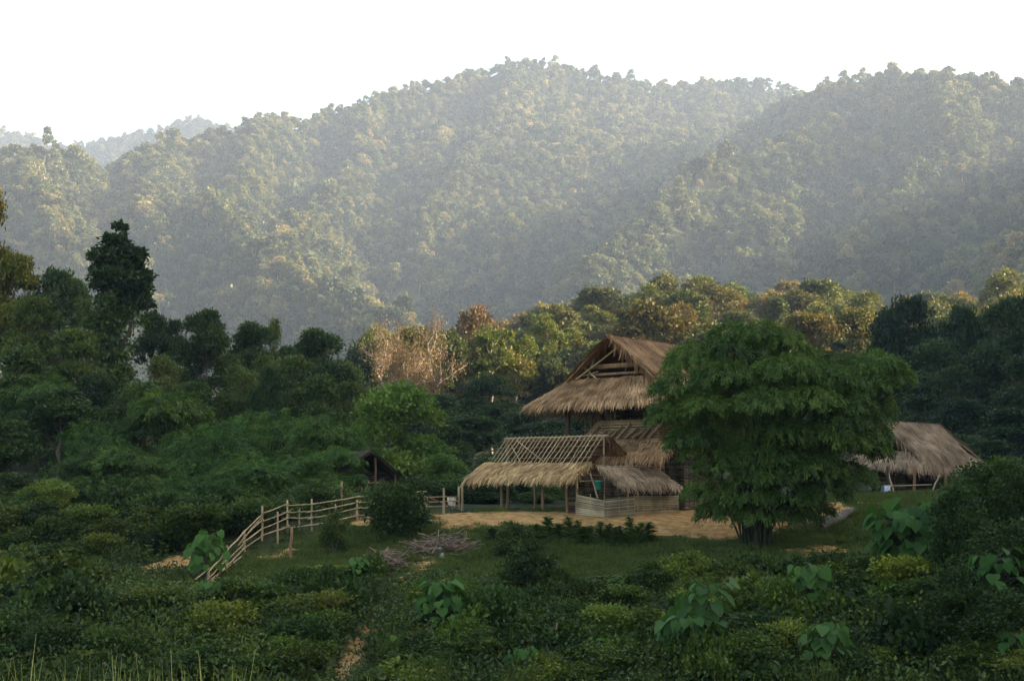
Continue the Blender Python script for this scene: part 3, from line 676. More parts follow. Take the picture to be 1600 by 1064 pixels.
# ------------------------------------------------------------------ the wooded slope on the left
LEFT = [(12, 404, 124, 110, 0, "tree with orange lit top at the left edge", (1.5, 1.15, .7)), (-34, 300, 126, 92, 3, "tall tree whose orange lit tip enters at the left edge", (1.9, 1.15, .6)),  # orange sunlight on both edge trees is put into their leaf tint
        (90, 430, 126, 110, 2, "dark open crowned tree left of the tallest tree", (.8, .9, .9)), (40, 470, 118, 100, 0, "olive tree in front of the orange lit tree", (1.2, 1.1, .8)),
        (232, 490, 134, 56, 1, "small dark tree right of the tallest tree's crown", (.9, .95, .95)), (262, 505, 136, 50, 2, "thin dark tree beside the tiered tree", (.9, .95, .95)), (318, 488, 126, 84, 1, "tree with tiered dark foliage left of the gap", (.85, .95, .9)),
        (388, 508, 132, 84, 1, "rounded dark tree on the slope's skyline", (.8, .9, .85)), (424, 503, 136, 40, 3, "small bushy tipped tree behind the rounded dark tree", (1.1, 1.0, .8)), (490, 519, 128, 96, 1, "wide dark tree with two pale stems on the skyline", (.75, .85, .85)),
        (455, 560, 118, 100, 3, "greyish loose tree below the wide dark tree", (1.2, 1.1, 1.0)), (545, 600, 122, 80, 3, "greyish tree at the right end of the wooded slope", (1.2, 1.05, .95)), (365, 575, 112, 90, 3, "loose olive tree below the skyline trees", (1.15, 1.05, .9)),
        (110, 520, 110, 120, 0, "leafy tree under the tallest tree's left side", (.95, .95, .85)), (30, 545, 104, 120, 0, "leafy tree at the left edge halfway up", (.9, .95, .85)), (250, 560, 112, 90, 3, "loose grey green tree right of the vine draped trunk", (1.1, 1.0, .9)),
        (90, 610, 98, 130, 1, "dark leafy tree low on the left slope", (.8, .9, .8)), (10, 660, 90, 120, 0, "dim leafy tree at the left edge", (.8, .9, .8)), (215, 600, 102, 100, 3, "green tree at the foot of the vine draped trunk", (.9, 1.0, .85)),
        (425, 580, 110, 60, 2, "small dark crown among the bamboo tops", (.7, .85, .8)), (500, 590, 112, 90, 0, "leafy tree over the right hand bamboo", (.95, 1.0, .9)), (160, 700, 88, 110, 1, "dark tree above the thin yellow tree", (.75, .85, .75)),
        (300, 600, 108, 90, 0, "leafy tree over the middle bamboo", (.95, 1.0, .85)), (20, 740, 82, 110, 1, "dark tree behind the drooping fronds", (.7, .8, .7)), (285, 548, 132, 90, 3, "bushy tree filling the skyline below the tiered tree", (.9, .9, .9)), (355, 556, 128, 80, 3, "bushy tree under the rounded dark tree on the skyline", (.85, .9, .85)), (448, 545, 134, 80, 3, "dim bushy tree behind the wide dark tree", (.95, .95, .9)), (530, 566, 130, 80, 3, "bushy tree right of the wide dark skyline tree", (.9, .9, .85)), (60, 500, 128, 100, 3, "bushy tree below the dark open crowned tree", (.9, .9, .8)), (410, 560, 124, 70, 0, "leafy tree between skyline trees and broad bamboo", (1.0, 1.0, .85)), (150, 590, 106, 80, 2, "dim tree left of the vine draped trunk", (.8, .9, .85))]
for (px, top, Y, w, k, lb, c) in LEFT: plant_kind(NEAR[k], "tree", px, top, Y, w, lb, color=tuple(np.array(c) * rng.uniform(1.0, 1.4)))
# bright leafy tree in the middle
kb = make_kind("leafy_tree", 61, 9, 9, 16, .12, 16000, .36, .22, 'bright', flat=.6, spread=.26)
plant_kind(kb, "tree", 625, 606, 104, 165, "bright green leafy tree behind the small dark hut", color=(1.5, 1.45, 1.0))
plant_kind(kb, "tree", 690, 712, 96, 80, "small light green tree left of the open hut", color=(1.2, 1.25, 1.0))
plant_kind(kb, "tree", 76, 752, 74, 104, "thin yellowish tree with a bare stem at the foot of the left slope", color=(1.25, 1.15, .8))
# the tallest tree, its trunk wrapped in vines
r = np.random.default_rng(77); Yt = 118.0; xt = at(172, 760, Yt)[0]; zt = g1(xt, Yt); px_m = Yt / FPX
def zpy(py): return at(172, py, Yt)[2] - zt
lo = []
for (px, py, w, h) in [(174, 362, 9, 12), (170, 385, 18, 14), (186, 395, 14, 12), (155, 405, 17, 13), (180, 415, 24, 16), (204, 402, 12, 10), (150, 428, 16, 12), (205, 432, 15, 12), (172, 440, 26, 15), (222, 458, 12, 10), (146, 455, 12, 12), (190, 465, 22, 13), (214, 478, 14, 9), (165, 480, 18, 14), (228, 445, 9, 8)]:
    lo.append(((px - 172) * px_m, r.normal(0, .6), zpy(py), w * px_m, h * px_m))
tb = limbs(lo, zpy(470), .55, r); t = thing("tree", "tallest tree with layered dark crown and vine wrapped trunk", "tree", (xt, Yt, zt))
put("trunk", tb.mesh("tall_trunk", M['bark'], True), t)
c = put("crown", crown(lo, 11000, .42, .25, r, spread=.26, up=.8).mesh("tall_crown", M['dark']), t); c.color = (.95, 1.0, 1.0, 1)
vo = [((r.normal(172, 12) - 172) * px_m, r.normal(0, .7), zpy(py), 1.0 + .35 * r.random(), 1.9) for py in range(480, 690, 9)]
c = put("vines", crown(vo, 9000, .34, .22, r, spread=.4, droop=.8, up=.3).mesh("tall_vines", M['tree']), t); c.color = (1.0, 1.1, .9, 1)
BB = [(262, 598, 97, 190, 0, "yellowish green bamboo clump in the middle of the left slope", (1.25, 1.1, .9)), (420, 622, 94, 200, 1, "broad bamboo clump below the skyline trees", (1, 1, 1)), (505, 640, 90, 150, 0, "bamboo clump leaning to the small dark hut", (1, .98, 1)),
      (340, 640, 88, 200, 1, "dense bamboo clump above the fence's lower end", (.9, .95, .9)), (60, 575, 102, 160, 2, "bamboo at the left edge under the olive tree", (.85, .85, .85)), (200, 690, 84, 170, 0, "dark bamboo clump over the earth patch", (.8, .85, .85)),
      (455, 700, 81, 170, 1, "bamboo clump right behind the bend of the fence", (.85, .9, .85)), (110, 745, 82, 130, 2, "drooping bamboo on the low left", (.7, .75, .75)), (385, 712, 78, 150, 0, "dark bamboo spilling toward the fence's lower end", (.75, .82, .8)),
      (520, 690, 83, 110, 2, "feathery bamboo beside the small dark hut", (.95, 1, .95)), (295, 735, 76, 150, 1, "low dark bamboo above the path of bare earth", (.72, .8, .75)), (150, 640, 95, 150, 1, "bamboo under the vine draped trunk", (.85, .9, .85)), (700, 715, 104, 90, 2, "bamboo behind the fence's right end", (.8, .95, 1)),
      (15, 800, 72, 110, 2, "dim drooping bamboo at the left edge", (.7, .8, .8)), (560, 670, 100, 90, 0, "bamboo rising behind the small dark hut", (.9, .95, .9))]
for (px, top, Y, w, k, lb, c) in BB: plant_bamboo(BAM[k], px, top, Y, w, lb, tuple(np.array(c) * rng.uniform(1.05, 1.45)))

# ------------------------------------------------------------------ the rounded bamboo clump beside the tall house
hb = hit(1183, 853, 50); hx, hy, hzz = hb; pm = hy / FPX; r = np.random.default_rng(91); pl = []
def hz_(py): return at(1183, py, hy)[2] - hzz
for (px, py, w, h, dy) in [(1190, 528, 44, 28, .3), (1092, 566, 46, 30, .4), (1146, 556, 40, 26, -.5), (1255, 562, 46, 26, .8), (1310, 578, 48, 26, .3), (1372, 574, 44, 26, .2), (1408, 590, 20, 30, .1),
        (1070, 606, 46, 30, -.9), (1130, 598, 46, 28, -2.0), (1215, 592, 50, 30, -2.2), (1282, 600, 46, 28, -1.5), (1345, 606, 44, 26, -.5), (1052, 650, 34, 34, -.6), (1098, 642, 40, 26, -1.9), (1176, 640, 44, 26, -3.0), (1246, 636, 46, 28, -2.8), (1310, 640, 44, 28, -1.6),
        (1360, 652, 34, 34, -.2), (1378, 636, 22, 26, .4), (1330, 692, 46, 34, -1.0), (1370, 706, 22, 32, .2), (1290, 690, 46, 34, -1.9), (1100, 706, 30, 34, -.4), (1130, 730, 44, 38, -1.0), (1200, 716, 56, 42, -1.0), (1262, 738, 52, 38, -1.2), (1322, 748, 40, 28, -.4),
        (1106, 768, 34, 24, -.2), (1160, 774, 42, 26, -1.0), (1222, 778, 44, 26, -1.1), (1280, 772, 42, 26, -.7), (1200, 600, 80, 44, 1.8), (1310, 630, 60, 44, 1.6), (1110, 640, 60, 44, 1.6), (1200, 690, 90, 60, 1.4), (1300, 668, 42, 30, -2.0), (1078, 690, 36, 30, -1.0), (1218, 682, 40, 28, -2.0), (1350, 676, 30, 30, -.9), (1150, 524, 34, 22, .6), (1228, 534, 34, 22, .2), (1150, 800, 30, 26, .3), (1215, 800, 34, 26, .3), (1185, 745, 46, 34, -1.5), (1128, 800, 34, 22, -.4), (1238, 806, 36, 22, -.6), (1185, 806, 36, 20, -1.0), (1275, 795, 26, 18, .2)]:
    pl.append(((px - 1183) * pm, dy, hz_(py), w * pm, h * pm))
mb, cm = bamboo(r, pl, 240000, .18, .045, 46, base_r=.72, tint_sd=.13, shell=.32)
t = thing("bamboo_clump", "large rounded bamboo clump standing alone beside the tall thatched house", "bamboo", hb)
for c in cm: put("culm", c.mesh("culm", M['culm'], True), t)
put("foliage", mb.mesh("bamboo_foliage", M['bamboo']), t)

# ------------------------------------------------------------------ thatch
def V3(*a): return np.array(a, float)
def thatch(mb, A, B, C, D, dens=150, seed=1, slab=.12, L=.8, w=.045, fringe=55, sides=(0, 0), wav=.06, lift=.07):
    """a thatched slope: A B along the eave, C D along the ridge; loose straw laid down the slope and hanging over the eave"""
    r = np.random.default_rng(seed); A, B, C, D = [np.asarray(v, float) for v in (A, B, C, D)]
    def S(u, v): u = np.asarray(u)[..., None]; v = np.asarray(v)[..., None]; return (A * (1 - u) + B * u) * (1 - v) + (D * (1 - u) + C * u) * v
    nrm = np.cross(B - A, D - A); nrm /= np.linalg.norm(nrm)
    if nrm[2] < 0: nrm = -nrm
    area = .5 * (np.linalg.norm(B - A) + np.linalg.norm(C - D)) * .5 * (np.linalg.norm(D - A) + np.linalg.norm(C - B)); ev = np.linalg.norm(B - A)
    nu, nv = 26, 10; U, Vv = np.meshgrid(np.linspace(0, 1, nu), np.linspace(0, 1, nv), indexing='ij'); nz = wav * 2 * fbm(U * ev * .8 + seed, Vv * 4, 3)
    top = S(U, Vv) + nrm * nz[..., None]; bot = S(U, Vv) - nrm * slab; P = np.concatenate([top.reshape(-1, 3), bot.reshape(-1, 3)]); F = []; o = nu * nv
    for i in range(nu - 1):
        for j in range(nv - 1):
            k = i * nv + j; F.append((k, k + nv, k + nv + 1, k + 1)); F.append((o + k, o + k + 1, o + k + nv + 1, o + k + nv))
        for j in (0, nv - 1): k = i * nv + j; F.append((k, k + nv, o + k + nv, o + k))
    for i in (0, nu - 1):
        for j in range(nv - 1): k = i * nv + j; F.append((k, k + 1, o + k + 1, o + k))
    mb.add(P, F, np.clip(.18 + r.normal(0, .06, len(P)), 0, 1))
    def strands(u, v, l, down, wd, t, lb=0.0):
        n = len(u); dd = unit(S(u, np.zeros(n)) - S(u, np.ones(n))); lat = unit(B - A)
        d = unit(dd * (1 - down)[:, None] + V3(0, 0, -1) * down[:, None] + lat * (r.normal(0, .24, n) + lb)[:, None])
        p0 = S(u, v) + nrm * (r.random(n) ** 1.5 * lift + wav * 2 * fbm(u * ev * .8 + seed, v * 4, 3))[:, None]; over = np.clip(1 - v * np.linalg.norm(D - A) / l, 0, 1)
        p1 = p0 + d * (l * .5)[:, None] + nrm * r.uniform(.0, .035, n)[:, None]; p2 = p0 + d * l[:, None] + V3(0, 0, -1) * (over * l * .30)[:, None] + nrm * r.normal(0, .03, n)[:, None]
        s = unit(np.cross(nrm, d)) * wd[:, None] * .5
        X = np.stack([p0 - s, p0 + s, p1 + s, p1 - s, p2 + s * .45, p2 - s * .45], 1).reshape(-1, 3); k = 6 * np.arange(n)[:, None]
        mb.add(X, np.concatenate([k + np.array([[0, 1, 2, 3]]), k + np.array([[3, 2, 4, 5]])]), np.repeat(np.clip(t, 0, 1), 6))
    n = int(dens * area); u = r.random(n); v = r.random(n) * 1.02
    strands(u, v, L * r.uniform(.5, 1.2, n), np.zeros(n), w * r.uniform(.5, 1.4, n), .5 + r.normal(0, .19, n) + .8 * fbm(u * ev * 1.1 + seed, v * 4, 3) + .10 * np.sin(v * 19 + 2 * vnoise(u * ev * .7, v * 0 + seed)))
    n = int(fringe * ev); u = r.random(n); strands(u, r.random(n) * .09, L * r.uniform(.35, .85, n) * (1 + .8 * fbm(u * ev * 1.6, u * 0 + seed, 3)), r.uniform(.0, .75, n), w * r.uniform(.5, 1.3, n), .42 + r.normal(0, .2, n))
    for sd, on in zip((0, 1), sides):
        if on:
            n = int(fringe * 1.3 * np.linalg.norm(D - A)); u = np.abs(sd - r.random(n) * .03); strands(u, r.random(n), L * r.uniform(.3, .9, n) * on * (.7 + .8 * r.random(n) ** 3), r.uniform(.2, 1.0, n), w * r.uniform(.6, 1.4, n), .42 + r.normal(0, .2, n), (-1 if sd == 0 else 1) * r.uniform(.05, .45, n))
def ridge_cap(mb, P, Q, n, seed, L=.45, w=.05):
    r = np.random.default_rng(seed); P, Q = np.asarray(P), np.asarray(Q); ax = unit(Q - P); sd = np.cross(ax, V3(0, 0, 1)); t = r.random(n)[:, None]; s = r.choice([-1, 1], n)[:, None]
    p0 = P + (Q - P) * t + V3(0, 0, 1) * r.uniform(.0, .10, n)[:, None] - sd * s * .08; l = L * r.uniform(.5, 1.3, n)[:, None]; d = unit(sd * s * .75 + V3(0, 0, -.55) + ax * r.normal(0, .35, n)[:, None])
    mb.leaves(p0, d, unit(sd * s + V3(0, 0, 1.0)), l[:, 0], w, np.clip(.55 + r.normal(0, .18, n), 0, 1), bend=.05)
def child(name, mb, mat, t, smooth=False): return put(name, mb.mesh(name, mat, smooth), t, tuple(-t.location))
def poles(t, name, lst, mat, r0=.05, T=None, **kw):
    for a, b in lst:
        mb = MB(); mb.bar(a, b, r0 * random.uniform(.85, 1.15), r0 * random.uniform(.7, .95), 7, T=random.uniform(.3, .75) if T is None else T, wob=.012, **kw); child(name, mb, mat, t, True)
def woven(mb, P, Q, h0, h1, base=0.0, rows=14, cols=40, amp=.02, tt=.5, top_l=None):
    """a woven bamboo panel between two ground points: split canes over and under upright sticks"""
    P, Q = np.asarray(P, float), np.asarray(Q, float); ln = np.linalg.norm(Q - P); nn = np.cross(unit(Q - P), V3(0, 0, 1))
    for i in range(rows):
        f = (i + .5) / rows; q = np.linspace(0, 1, cols); top = h0 + (h1 - h0) * q if top_l is None else np.interp(q, [0, .18, 1], [top_l, h0, h1])
        X = P + (Q - P) * q[:, None]; X[:, 2] += base + top * f + random.uniform(-.01, .01); X = X + nn * (amp * np.where((np.arange(cols) + i) % 2, 1, -1))[:, None]
        hh = np.maximum(top / rows * random.uniform(.30, .47), .004); T = np.clip(tt + random.gauss(0, .26), 0, 1); up = np.stack([0 * hh, 0 * hh, hh], 1)
        V = np.concatenate([X - up + nn * .006, X + up + nn * .006, X - up - nn * .006, X + up - nn * .006]); k = np.arange(cols - 1)[:, None]; n_ = cols
        mb.add(V, np.concatenate([np.concatenate([k, k + 1, n_ + k + 1, n_ + k], 1), np.concatenate([2 * n_ + k, 3 * n_ + k, 3 * n_ + k + 1, 2 * n_ + k + 1], 1), np.concatenate([n_ + k, n_ + k + 1, 3 * n_ + k + 1, 3 * n_ + k], 1)]), T)
    for k in range(max(2, int(ln / .55)) + 1):
        c = P + (Q - P) * (k / max(2, int(ln / .55))); mb.bar(c + V3(0, 0, -.1), c + V3(0, 0, base + h0 + .08), .022, .018, 5, tt)

def tiered_roof(t, apex, a, b, Lr, w1, z1, w2, z2, aout, back, mat, seed, dens):
    """steep gable roof whose lower slopes run round the front as a skirt under the open gable"""
    A3, B3 = V3(*a, 0), V3(*b, 0); ap = np.asarray(apex, float)
    def W(i, j, z): q = ap + A3 * i + B3 * j; q[2] = z; return q
    za = ap[2]
    up = MB(); dz = .14
    thatch(up, W(-.15, w1 + .35, z1 - .30 + dz), W(Lr, w1 + .35, z1 - .30 + dz), W(Lr, 0, za), W(-.35, 0, za), dens, seed, sides=(1.5, .6))
    thatch(up, W(-.15, -w1 - .35, z1 - .30 + dz), W(Lr, -w1 - .35, z1 - .30 + dz), W(Lr, 0, za), W(-.35, 0, za), dens, seed + 1, sides=(1.3, .6))
    ridge_cap(up, W(-.4, 0, za), W(Lr, 0, za), int(150 * Lr), seed)
    roof = child("upper_roof", up, mat, t)
    lo = MB()
    thatch(lo, W(-aout, w2, z2), W(Lr + back, w2, z2), W(Lr, w1, z1), W(0, w1, z1), dens, seed + 2)
    thatch(lo, W(-aout, -w2, z2), W(Lr + back, -w2, z2), W(Lr, -w1, z1), W(0, -w1, z1), dens, seed + 3)
    thatch(lo, W(-aout, -w2, z2), W(-aout, w2, z2), W(.1, w1, z1), W(.1, -w1, z1), dens * 1.2, seed + 4, fringe=90, L=.62)
    if back > 0: thatch(lo, W(Lr + back, -w2, z2), W(Lr + back, w2, z2), W(Lr, .2, za - .1), W(Lr, -.2, za - .1), dens, seed + 5)
    child("lower_roof", lo, mat, t); return W

# ------------------------------------------------------------------ the tall thatched house
A2, B2 = (.62, .785), (.785, -.62)
ap = V3(5.46, 78.0, 8.25); zg = g1(6.5, 77)
t = thing("thatched_house", "tall two tiered thatched house on posts with open gable", "house", (ap[0], ap[1], zg))
W = tiered_roof(t, ap, A2, B2, 7.0, 2.75, 5.95, 4.4, 4.5, 1.8, 0, M['thatch'], 101, 190)
bm_ = MB()
poles(t, "barge_pole", [(W(-.25, -3.1, 5.65), W(-.25, .15, 8.32)), (W(-.25, 3.0, 5.75), W(-.25, -.15, 8.32))], M['brownwood'], .045)
poles(t, "gable_pole", [(W(-.1, -2.3, 5.95), W(-.05, .75, 7.75)), (W(.2, -1.75, 5.9), W(.2, -1.2, 7.3)), (W(.1, -1.0, 5.9), W(.1, -1.9, 6.6)), (W(.0, -2.6, 6.0), W(.2, -1.0, 6.35))], M['pole'], .05)
for z_, h_ in ((6.62, .26), (6.18, .14)):
    m_ = MB(); m_.box(W(.25, .15, z_), (3.2 if z_ > 6.5 else 4.6, .07, h_), V3(*B2, 0), V3(*A2, 0), T=.55); child("tie_beam", m_, M['brownwood'], t)
for i, j, top in [(-.6, -2.5, 4.95), (-.6, -.9, 4.95), (-.6, .4, 4.95), (-.6, 2.55, 4.95), (2.8, -2.5, 6), (5.6, -2.5, 6), (5.6, 0, 6.0), (5.6, 2.6, 6.0), (2.8, 2.6, 6.0)]:
    p = W(i, j, 0); poles(t, "post", [(V3(p[0], p[1], g1(p[0], p[1]) - .3), V3(p[0], p[1], top))], M['wood'], .14, T=.5)
m_ = MB(); m_.box(W(2.6, .2, 2.36), (6.6, 6.4, .14), V3(*A2, 0), V3(-B2[0], -B2[1], 0), T=.4); child("floor", m_, M['wood'], t)
for j in (-2.7, 2.9):
    m_ = MB(); m_.box(W(2.5, j, 4.75), (6.6, .14, .16), V3(*A2, 0), V3(-B2[0], -B2[1], 0), T=.4); child("wall_plate", m_, M['wood'], t)
m_ = MB(); woven(m_, W(-.75, -1.25, 0), W(-.75, 3.5, 0), 1.28, 1.3, base=2.3, rows=9, cols=44, amp=.035, tt=.55, top_l=.5); child("woven_wall", m_, M['mat'], t)
m_ = MB(); woven(m_, W(-.7, 3.45, 0), W(5.6, 3.3, 0), 1.3, 1.3, base=2.3, rows=9, cols=44, amp=.035, tt=.5); child("woven_wall", m_, M['mat'], t)
for P_, Q_ in ((W(1.8, -.9, 0), W(1.8, 3.2, 0)), (W(1.8, -.9, 0), W(5.8, -.9, 0)), (W(5.8, -.9, 0), W(5.8, 3.2, 0))):
    m_ = MB(); woven(m_, P_, Q_, 2.7, 2.7, base=2.45, rows=22, cols=30, tt=.15); child("room_wall", m_, M['thatch_dark'], t)  # dimness inside the upper floor is put into these dark walls
m_ = MB(); r_ = np.random.default_rng(5)        # thatch bundles stored on the platform's edge
for k in range(9): m_.bar(W(-.95, -1.0 + .5 * k, 2.52 + r_.uniform(0, .05)), W(-.9, -.2 + .5 * k, 3.0 + r_.uniform(0, .35)), .09, .05, 6, T=float(r_.uniform(.3, .7)))
child("thatch_bundles", m_, M['mat'], t)
m_ = MB(); thatch(m_, W(-2.2, .9, 1.55), W(-2.2, 4.9, 1.55), W(-.7, 4.5, 2.38), W(-.7, .9, 2.38), 200, 131, sides=(0, .7), fringe=70); child("pent_roof", m_, M['thatch'], t)
for P_, Q_ in ((W(.6, .3, 0), W(.6, 4.2, 0)), (W(.6, 4.2, 0), W(4.5, 4.0, 0))):
    P_[2] = Q_[2] = min(g1(*P_[:2]), g1(*Q_[:2])); m_ = MB(); woven(m_, P_, Q_, 2.3 - P_[2], 2.3 - P_[2], rows=24, cols=30, tt=.2); child("ground_wall", m_, M['thatch_dark'], t)  # gloom beneath the pent roof is put into the wall colour
for i, j in ((-1.9, 2.3), (-1.9, 4.3)):
    p = W(i, j, 0); poles(t, "pent_post", [(V3(p[0], p[1], g1(p[0], p[1]) - .2), V3(p[0], p[1], 1.7))], M['pole'], .07)

# ------------------------------------------------------------------ the hut with bare rafters
R1 = V3(4.78, 74.0, 2.62); l2, f2 = V3(-.76, .65, 0), V3(-.65, -.76, 0)
def Hh(i, d, z): q = R1 + l2 * i + f2 * d; q[2] = z; return q
p = Hh(3.3, 0, 0); t = thing("open_hut", "open hut with bare bamboo rafters above a fringe of fresh thatch", "hut", (p[0], p[1], g1(p[0], p[1])))
def slope_z(d): return 2.62 - .97 * d
poles(t, "ridge_pole", [(Hh(-.3, 0, 2.62), Hh(6.85, 0, 2.60))], M['pole'], .055)
for k in range(24):
    i = .05 + k * .287; poles(t, "rafter", [(Hh(i + random.uniform(-.03, .03), -.06, 2.70), Hh(i + random.uniform(-.06, .06), 1.62, slope_z(1.55) + random.uniform(-.03, .03)))], M['pole'], .030)
for d in (.3, .62, .93, 1.25, 1.52): poles(t, "purlin", [(Hh(-.15, d, slope_z(d) + .075), Hh(6.85, d, slope_z(d) + .075 + random.uniform(-.03, .03)))], M['pole'], .017, n=9, T=.3)
poles(t, "brace", [(Hh(5.7, .25, slope_z(.25) + .1), Hh(2.9, 1.45, slope_z(1.45) + .1)), (Hh(5.9, .5, slope_z(.5) + .1), Hh(4.4, 1.5, slope_z(1.5) + .1))], M['pole'], .022)
m_ = MB(); thatch(m_, Hh(7.1, 2.75, .46), Hh(-.2, 2.65, .44), Hh(-.3, 1.42, 1.24), Hh(6.9, 1.42, 1.22), 240, 141, L=.6, fringe=120, sides=(.9, .9), wav=.10, lift=.12)
child("thatched_eave", m_, M['thatch_new'], t)
m_ = MB(); thatch(m_, Hh(6.9, -2.75, .72), Hh(-.35, -2.75, .72), Hh(-.35, -.03, 2.62), Hh(6.9, -.03, 2.60), 120, 142, sides=(.5, 1.1)); child("back_slope", m_, M['thatch'], t)
poles(t, "gable_rail", [(Hh(.0, 1.1, 1.62), Hh(0, -1.3, 1.62)), (Hh(0, 1.5, 1.12), Hh(0, -2.0, 1.12)), (Hh(.05, .7, 2.1), Hh(.05, -.7, 2.1)), (Hh(0, 2.3, .55), Hh(0, -2.4, .6))], M['wood'], .035, T=.9)
for i, d, top in [(0, 0, 2.6), (5.2, 2.1, .8), (2.4, 2.1, .85), (.8, 2.1, .85), (6.4, -2.1, 1.2), (3.4, -2.1, 1.2), (.1, -2.1, 1.2), (6.6, 0, 2.6), (.1, 2.2, .8)]:
    p = Hh(i, d, 0); gz_ = g1(p[0], p[1]); poles(t, "post", [(V3(p[0], p[1], gz_ - .3 if d or i > 1 else .1), V3(p[0], p[1], top))], M['pole'] if i == 0 else M['brownwood'], .055 if i == 0 else .085, T=.35)
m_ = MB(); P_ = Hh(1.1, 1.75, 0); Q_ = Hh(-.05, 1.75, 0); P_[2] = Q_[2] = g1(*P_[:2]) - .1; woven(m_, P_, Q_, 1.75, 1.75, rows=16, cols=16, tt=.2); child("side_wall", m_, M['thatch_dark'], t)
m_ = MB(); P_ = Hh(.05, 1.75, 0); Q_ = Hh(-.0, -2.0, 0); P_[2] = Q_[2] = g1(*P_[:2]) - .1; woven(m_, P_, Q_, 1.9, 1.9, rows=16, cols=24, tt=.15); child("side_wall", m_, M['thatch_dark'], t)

# ------------------------------------------------------------------ the small lean-to shed in front
T0 = V3(4.50, 72.6, .98); t2, s2 = V3(.86, .5, 0), V3(.5, -.86, 0)
def Sh(i, d, z): q = T0 + t2 * i + s2 * d; q[2] = z; return q
p = Sh(1.7, .8, 0); t = thing("lean_to_shed", "low lean-to shed with grey thatch and a woven bamboo wall", "shed", (p[0], p[1], g1(p[0], p[1])))
m_ = MB(); thatch(m_, Sh(-.05, 1.55, .12), Sh(3.7, 1.55, .08), Sh(3.5, -.15, .98), Sh(-.15, -.15, 1.0), 230, 151, L=.6, w=.055, sides=(.5, .5), fringe=80, wav=.05); child("roof", m_, M['thatch_grey'], t)
poles(t, "roof_pole", [(Sh(-.2, -.16, 1.07), Sh(3.3, -.16, 1.07))], M['pole'], .03)
def gat(px, Y): x_ = at(px, 760, Y)[0]; return Vector((x_, Y, g1(x_, Y)))
wl = [gat(901, 72.2), gat(944, 71.5), gat(991, 71.75), gat(1060, 73.6)]
for k, (a_, b_) in enumerate(zip(wl[:-1], wl[1:])):
    m_ = MB(); a_, b_ = np.array(a_), np.array(b_); woven(m_, a_, b_, (1.02, .92, 1.0)[k], (.86, 1.0, .9)[k], rows=11, cols=34, amp=.025, tt=(.62, .62, .85)[k]); child("woven_wall", m_, M['slat'], t)
for (px, base, top, dY) in ((991, 796, 757, .12), (997, 796, 757, .15), (1046, 793, 758, .2), (946, 797, 738, .35)):
    q = gat(px, 71.8 if px < 1000 else 73.2); poles(t, "post", [(V3(q.x, q.y + dY, q.z - .2), V3(q.x, q.y + dY, at(px, top, q.y)[2]))], M['wood'] if px < 995 else M['pole'], .06 if px < 1000 else .045)
q = gat(938, 71.4); poles(t, "leaning_pole", [(V3(*at(934, 778, q.y - .15)), V3(*at(922, 739, q.y + .1)))], M['pole'], .04)
poles(t, "cross_pole", [(V3(*at(905, 752, 72.0)), V3(*at(950, 750, 72.9)))], M['pole'], .03)
# teal bucket hung from the cross pole
q = at(935, 758, 72.35); bt = thing("bucket", "teal plastic bucket hanging in the shed's dark opening", "bucket", tuple(q + V3(0, 0, -.22)))
m_ = MB(); prof = [(.0, 0), (.14, 0), (.19, .40), (.205, .40), (.205, .44), (.175, .44), (.13, .04), (0, .04)]; ns = 16
Vv_ = [(rr_0 * math.cos(k * 6.2832 / ns), rr_0 * math.sin(k * 6.2832 / ns), z_) for rr_0, z_ in prof for k in range(ns)]
m_.add(Vv_, [(i * ns + k, i * ns + (k + 1) % ns, (i + 1) * ns + (k + 1) % ns, (i + 1) * ns + k) for i in range(len(prof) - 1) for k in range(ns)])
M['teal'] = plain("teal_plastic", (.04, .42, .34), .4, .1); put("body", m_.mesh("bucket_body", M['teal'], True), bt)
m_ = MB(); an = np.linspace(0, math.pi, 9); m_.tube(np.stack([.2 * np.cos(an), 0 * an, .42 + .2 * np.sin(an)], 1), .008, 4); put("handle", m_.mesh("bucket_handle", M['wood']), bt)

# ------------------------------------------------------------------ the low house on the right
A3_, B3_ = (.75, .66), (.66, -.75); ap = V3(23.0, 88.0, 3.98); zg = g1(25, 87)
t = thing("low_house", "low thatched house with open front right of the bamboo clump", "house", (ap[0], ap[1], zg))
W = tiered_roof(t, ap, A3_, B3_, 6.0, 1.75, 2.15, 2.5, 1.3, 1.4, 1.9, M['thatch_grey'], 161, 170)
for (px, base, top, r0, mt) in ((1429, 769, 728, .10, 'brownwood'), (1388, 768, 728, .07, 'wood'), (1371, 768, 728, .06, 'wood'), (1478, 768, 730, .08, 'brownwood'), (1520, 768, 730, .08, 'brownwood')):
    q = V3(*at(px, base, 84.5)); q[2] = g1(q[0], q[1]) - .15; poles(t, "post", [(q, V3(q[0], q[1], at(px, top, 84.5)[2]))], M[mt], r0, T=.5)
poles(t, "brace", [(V3(*at(1396, 768, 84.4)), V3(*at(1388, 738, 84.6))), (V3(*at(1457, 768, 84.2)), V3(*at(1467, 742, 84.5)))], M['pole'], .06)
poles(t, "rail", [(V3(*at(1372, 760, 84.3)), V3(*at(1456, 757, 84.3)))], M['pole'], .035)
for P_, Q_ in ((W(.3, -1.2, 0), W(.3, 1.2, 0)), (W(.3, .6, 0), W(7.2, .6, 0)), (W(.3, -1.2, 0), W(7.2, -1.6, 0)), (W(7.2, -1.6, 0), W(7.2, 1.8, 0))):
    P_[2] = Q_[2] = min(g1(*P_[:2]), g1(*Q_[:2])) - .1; m_ = MB(); woven(m_, P_, Q_, 1.9 - P_[2], 1.9 - P_[2], rows=18, cols=36, tt=.15); child("wall", m_, M['thatch_dark'], t)  # walls coloured dark to stand in for the house's interior shade
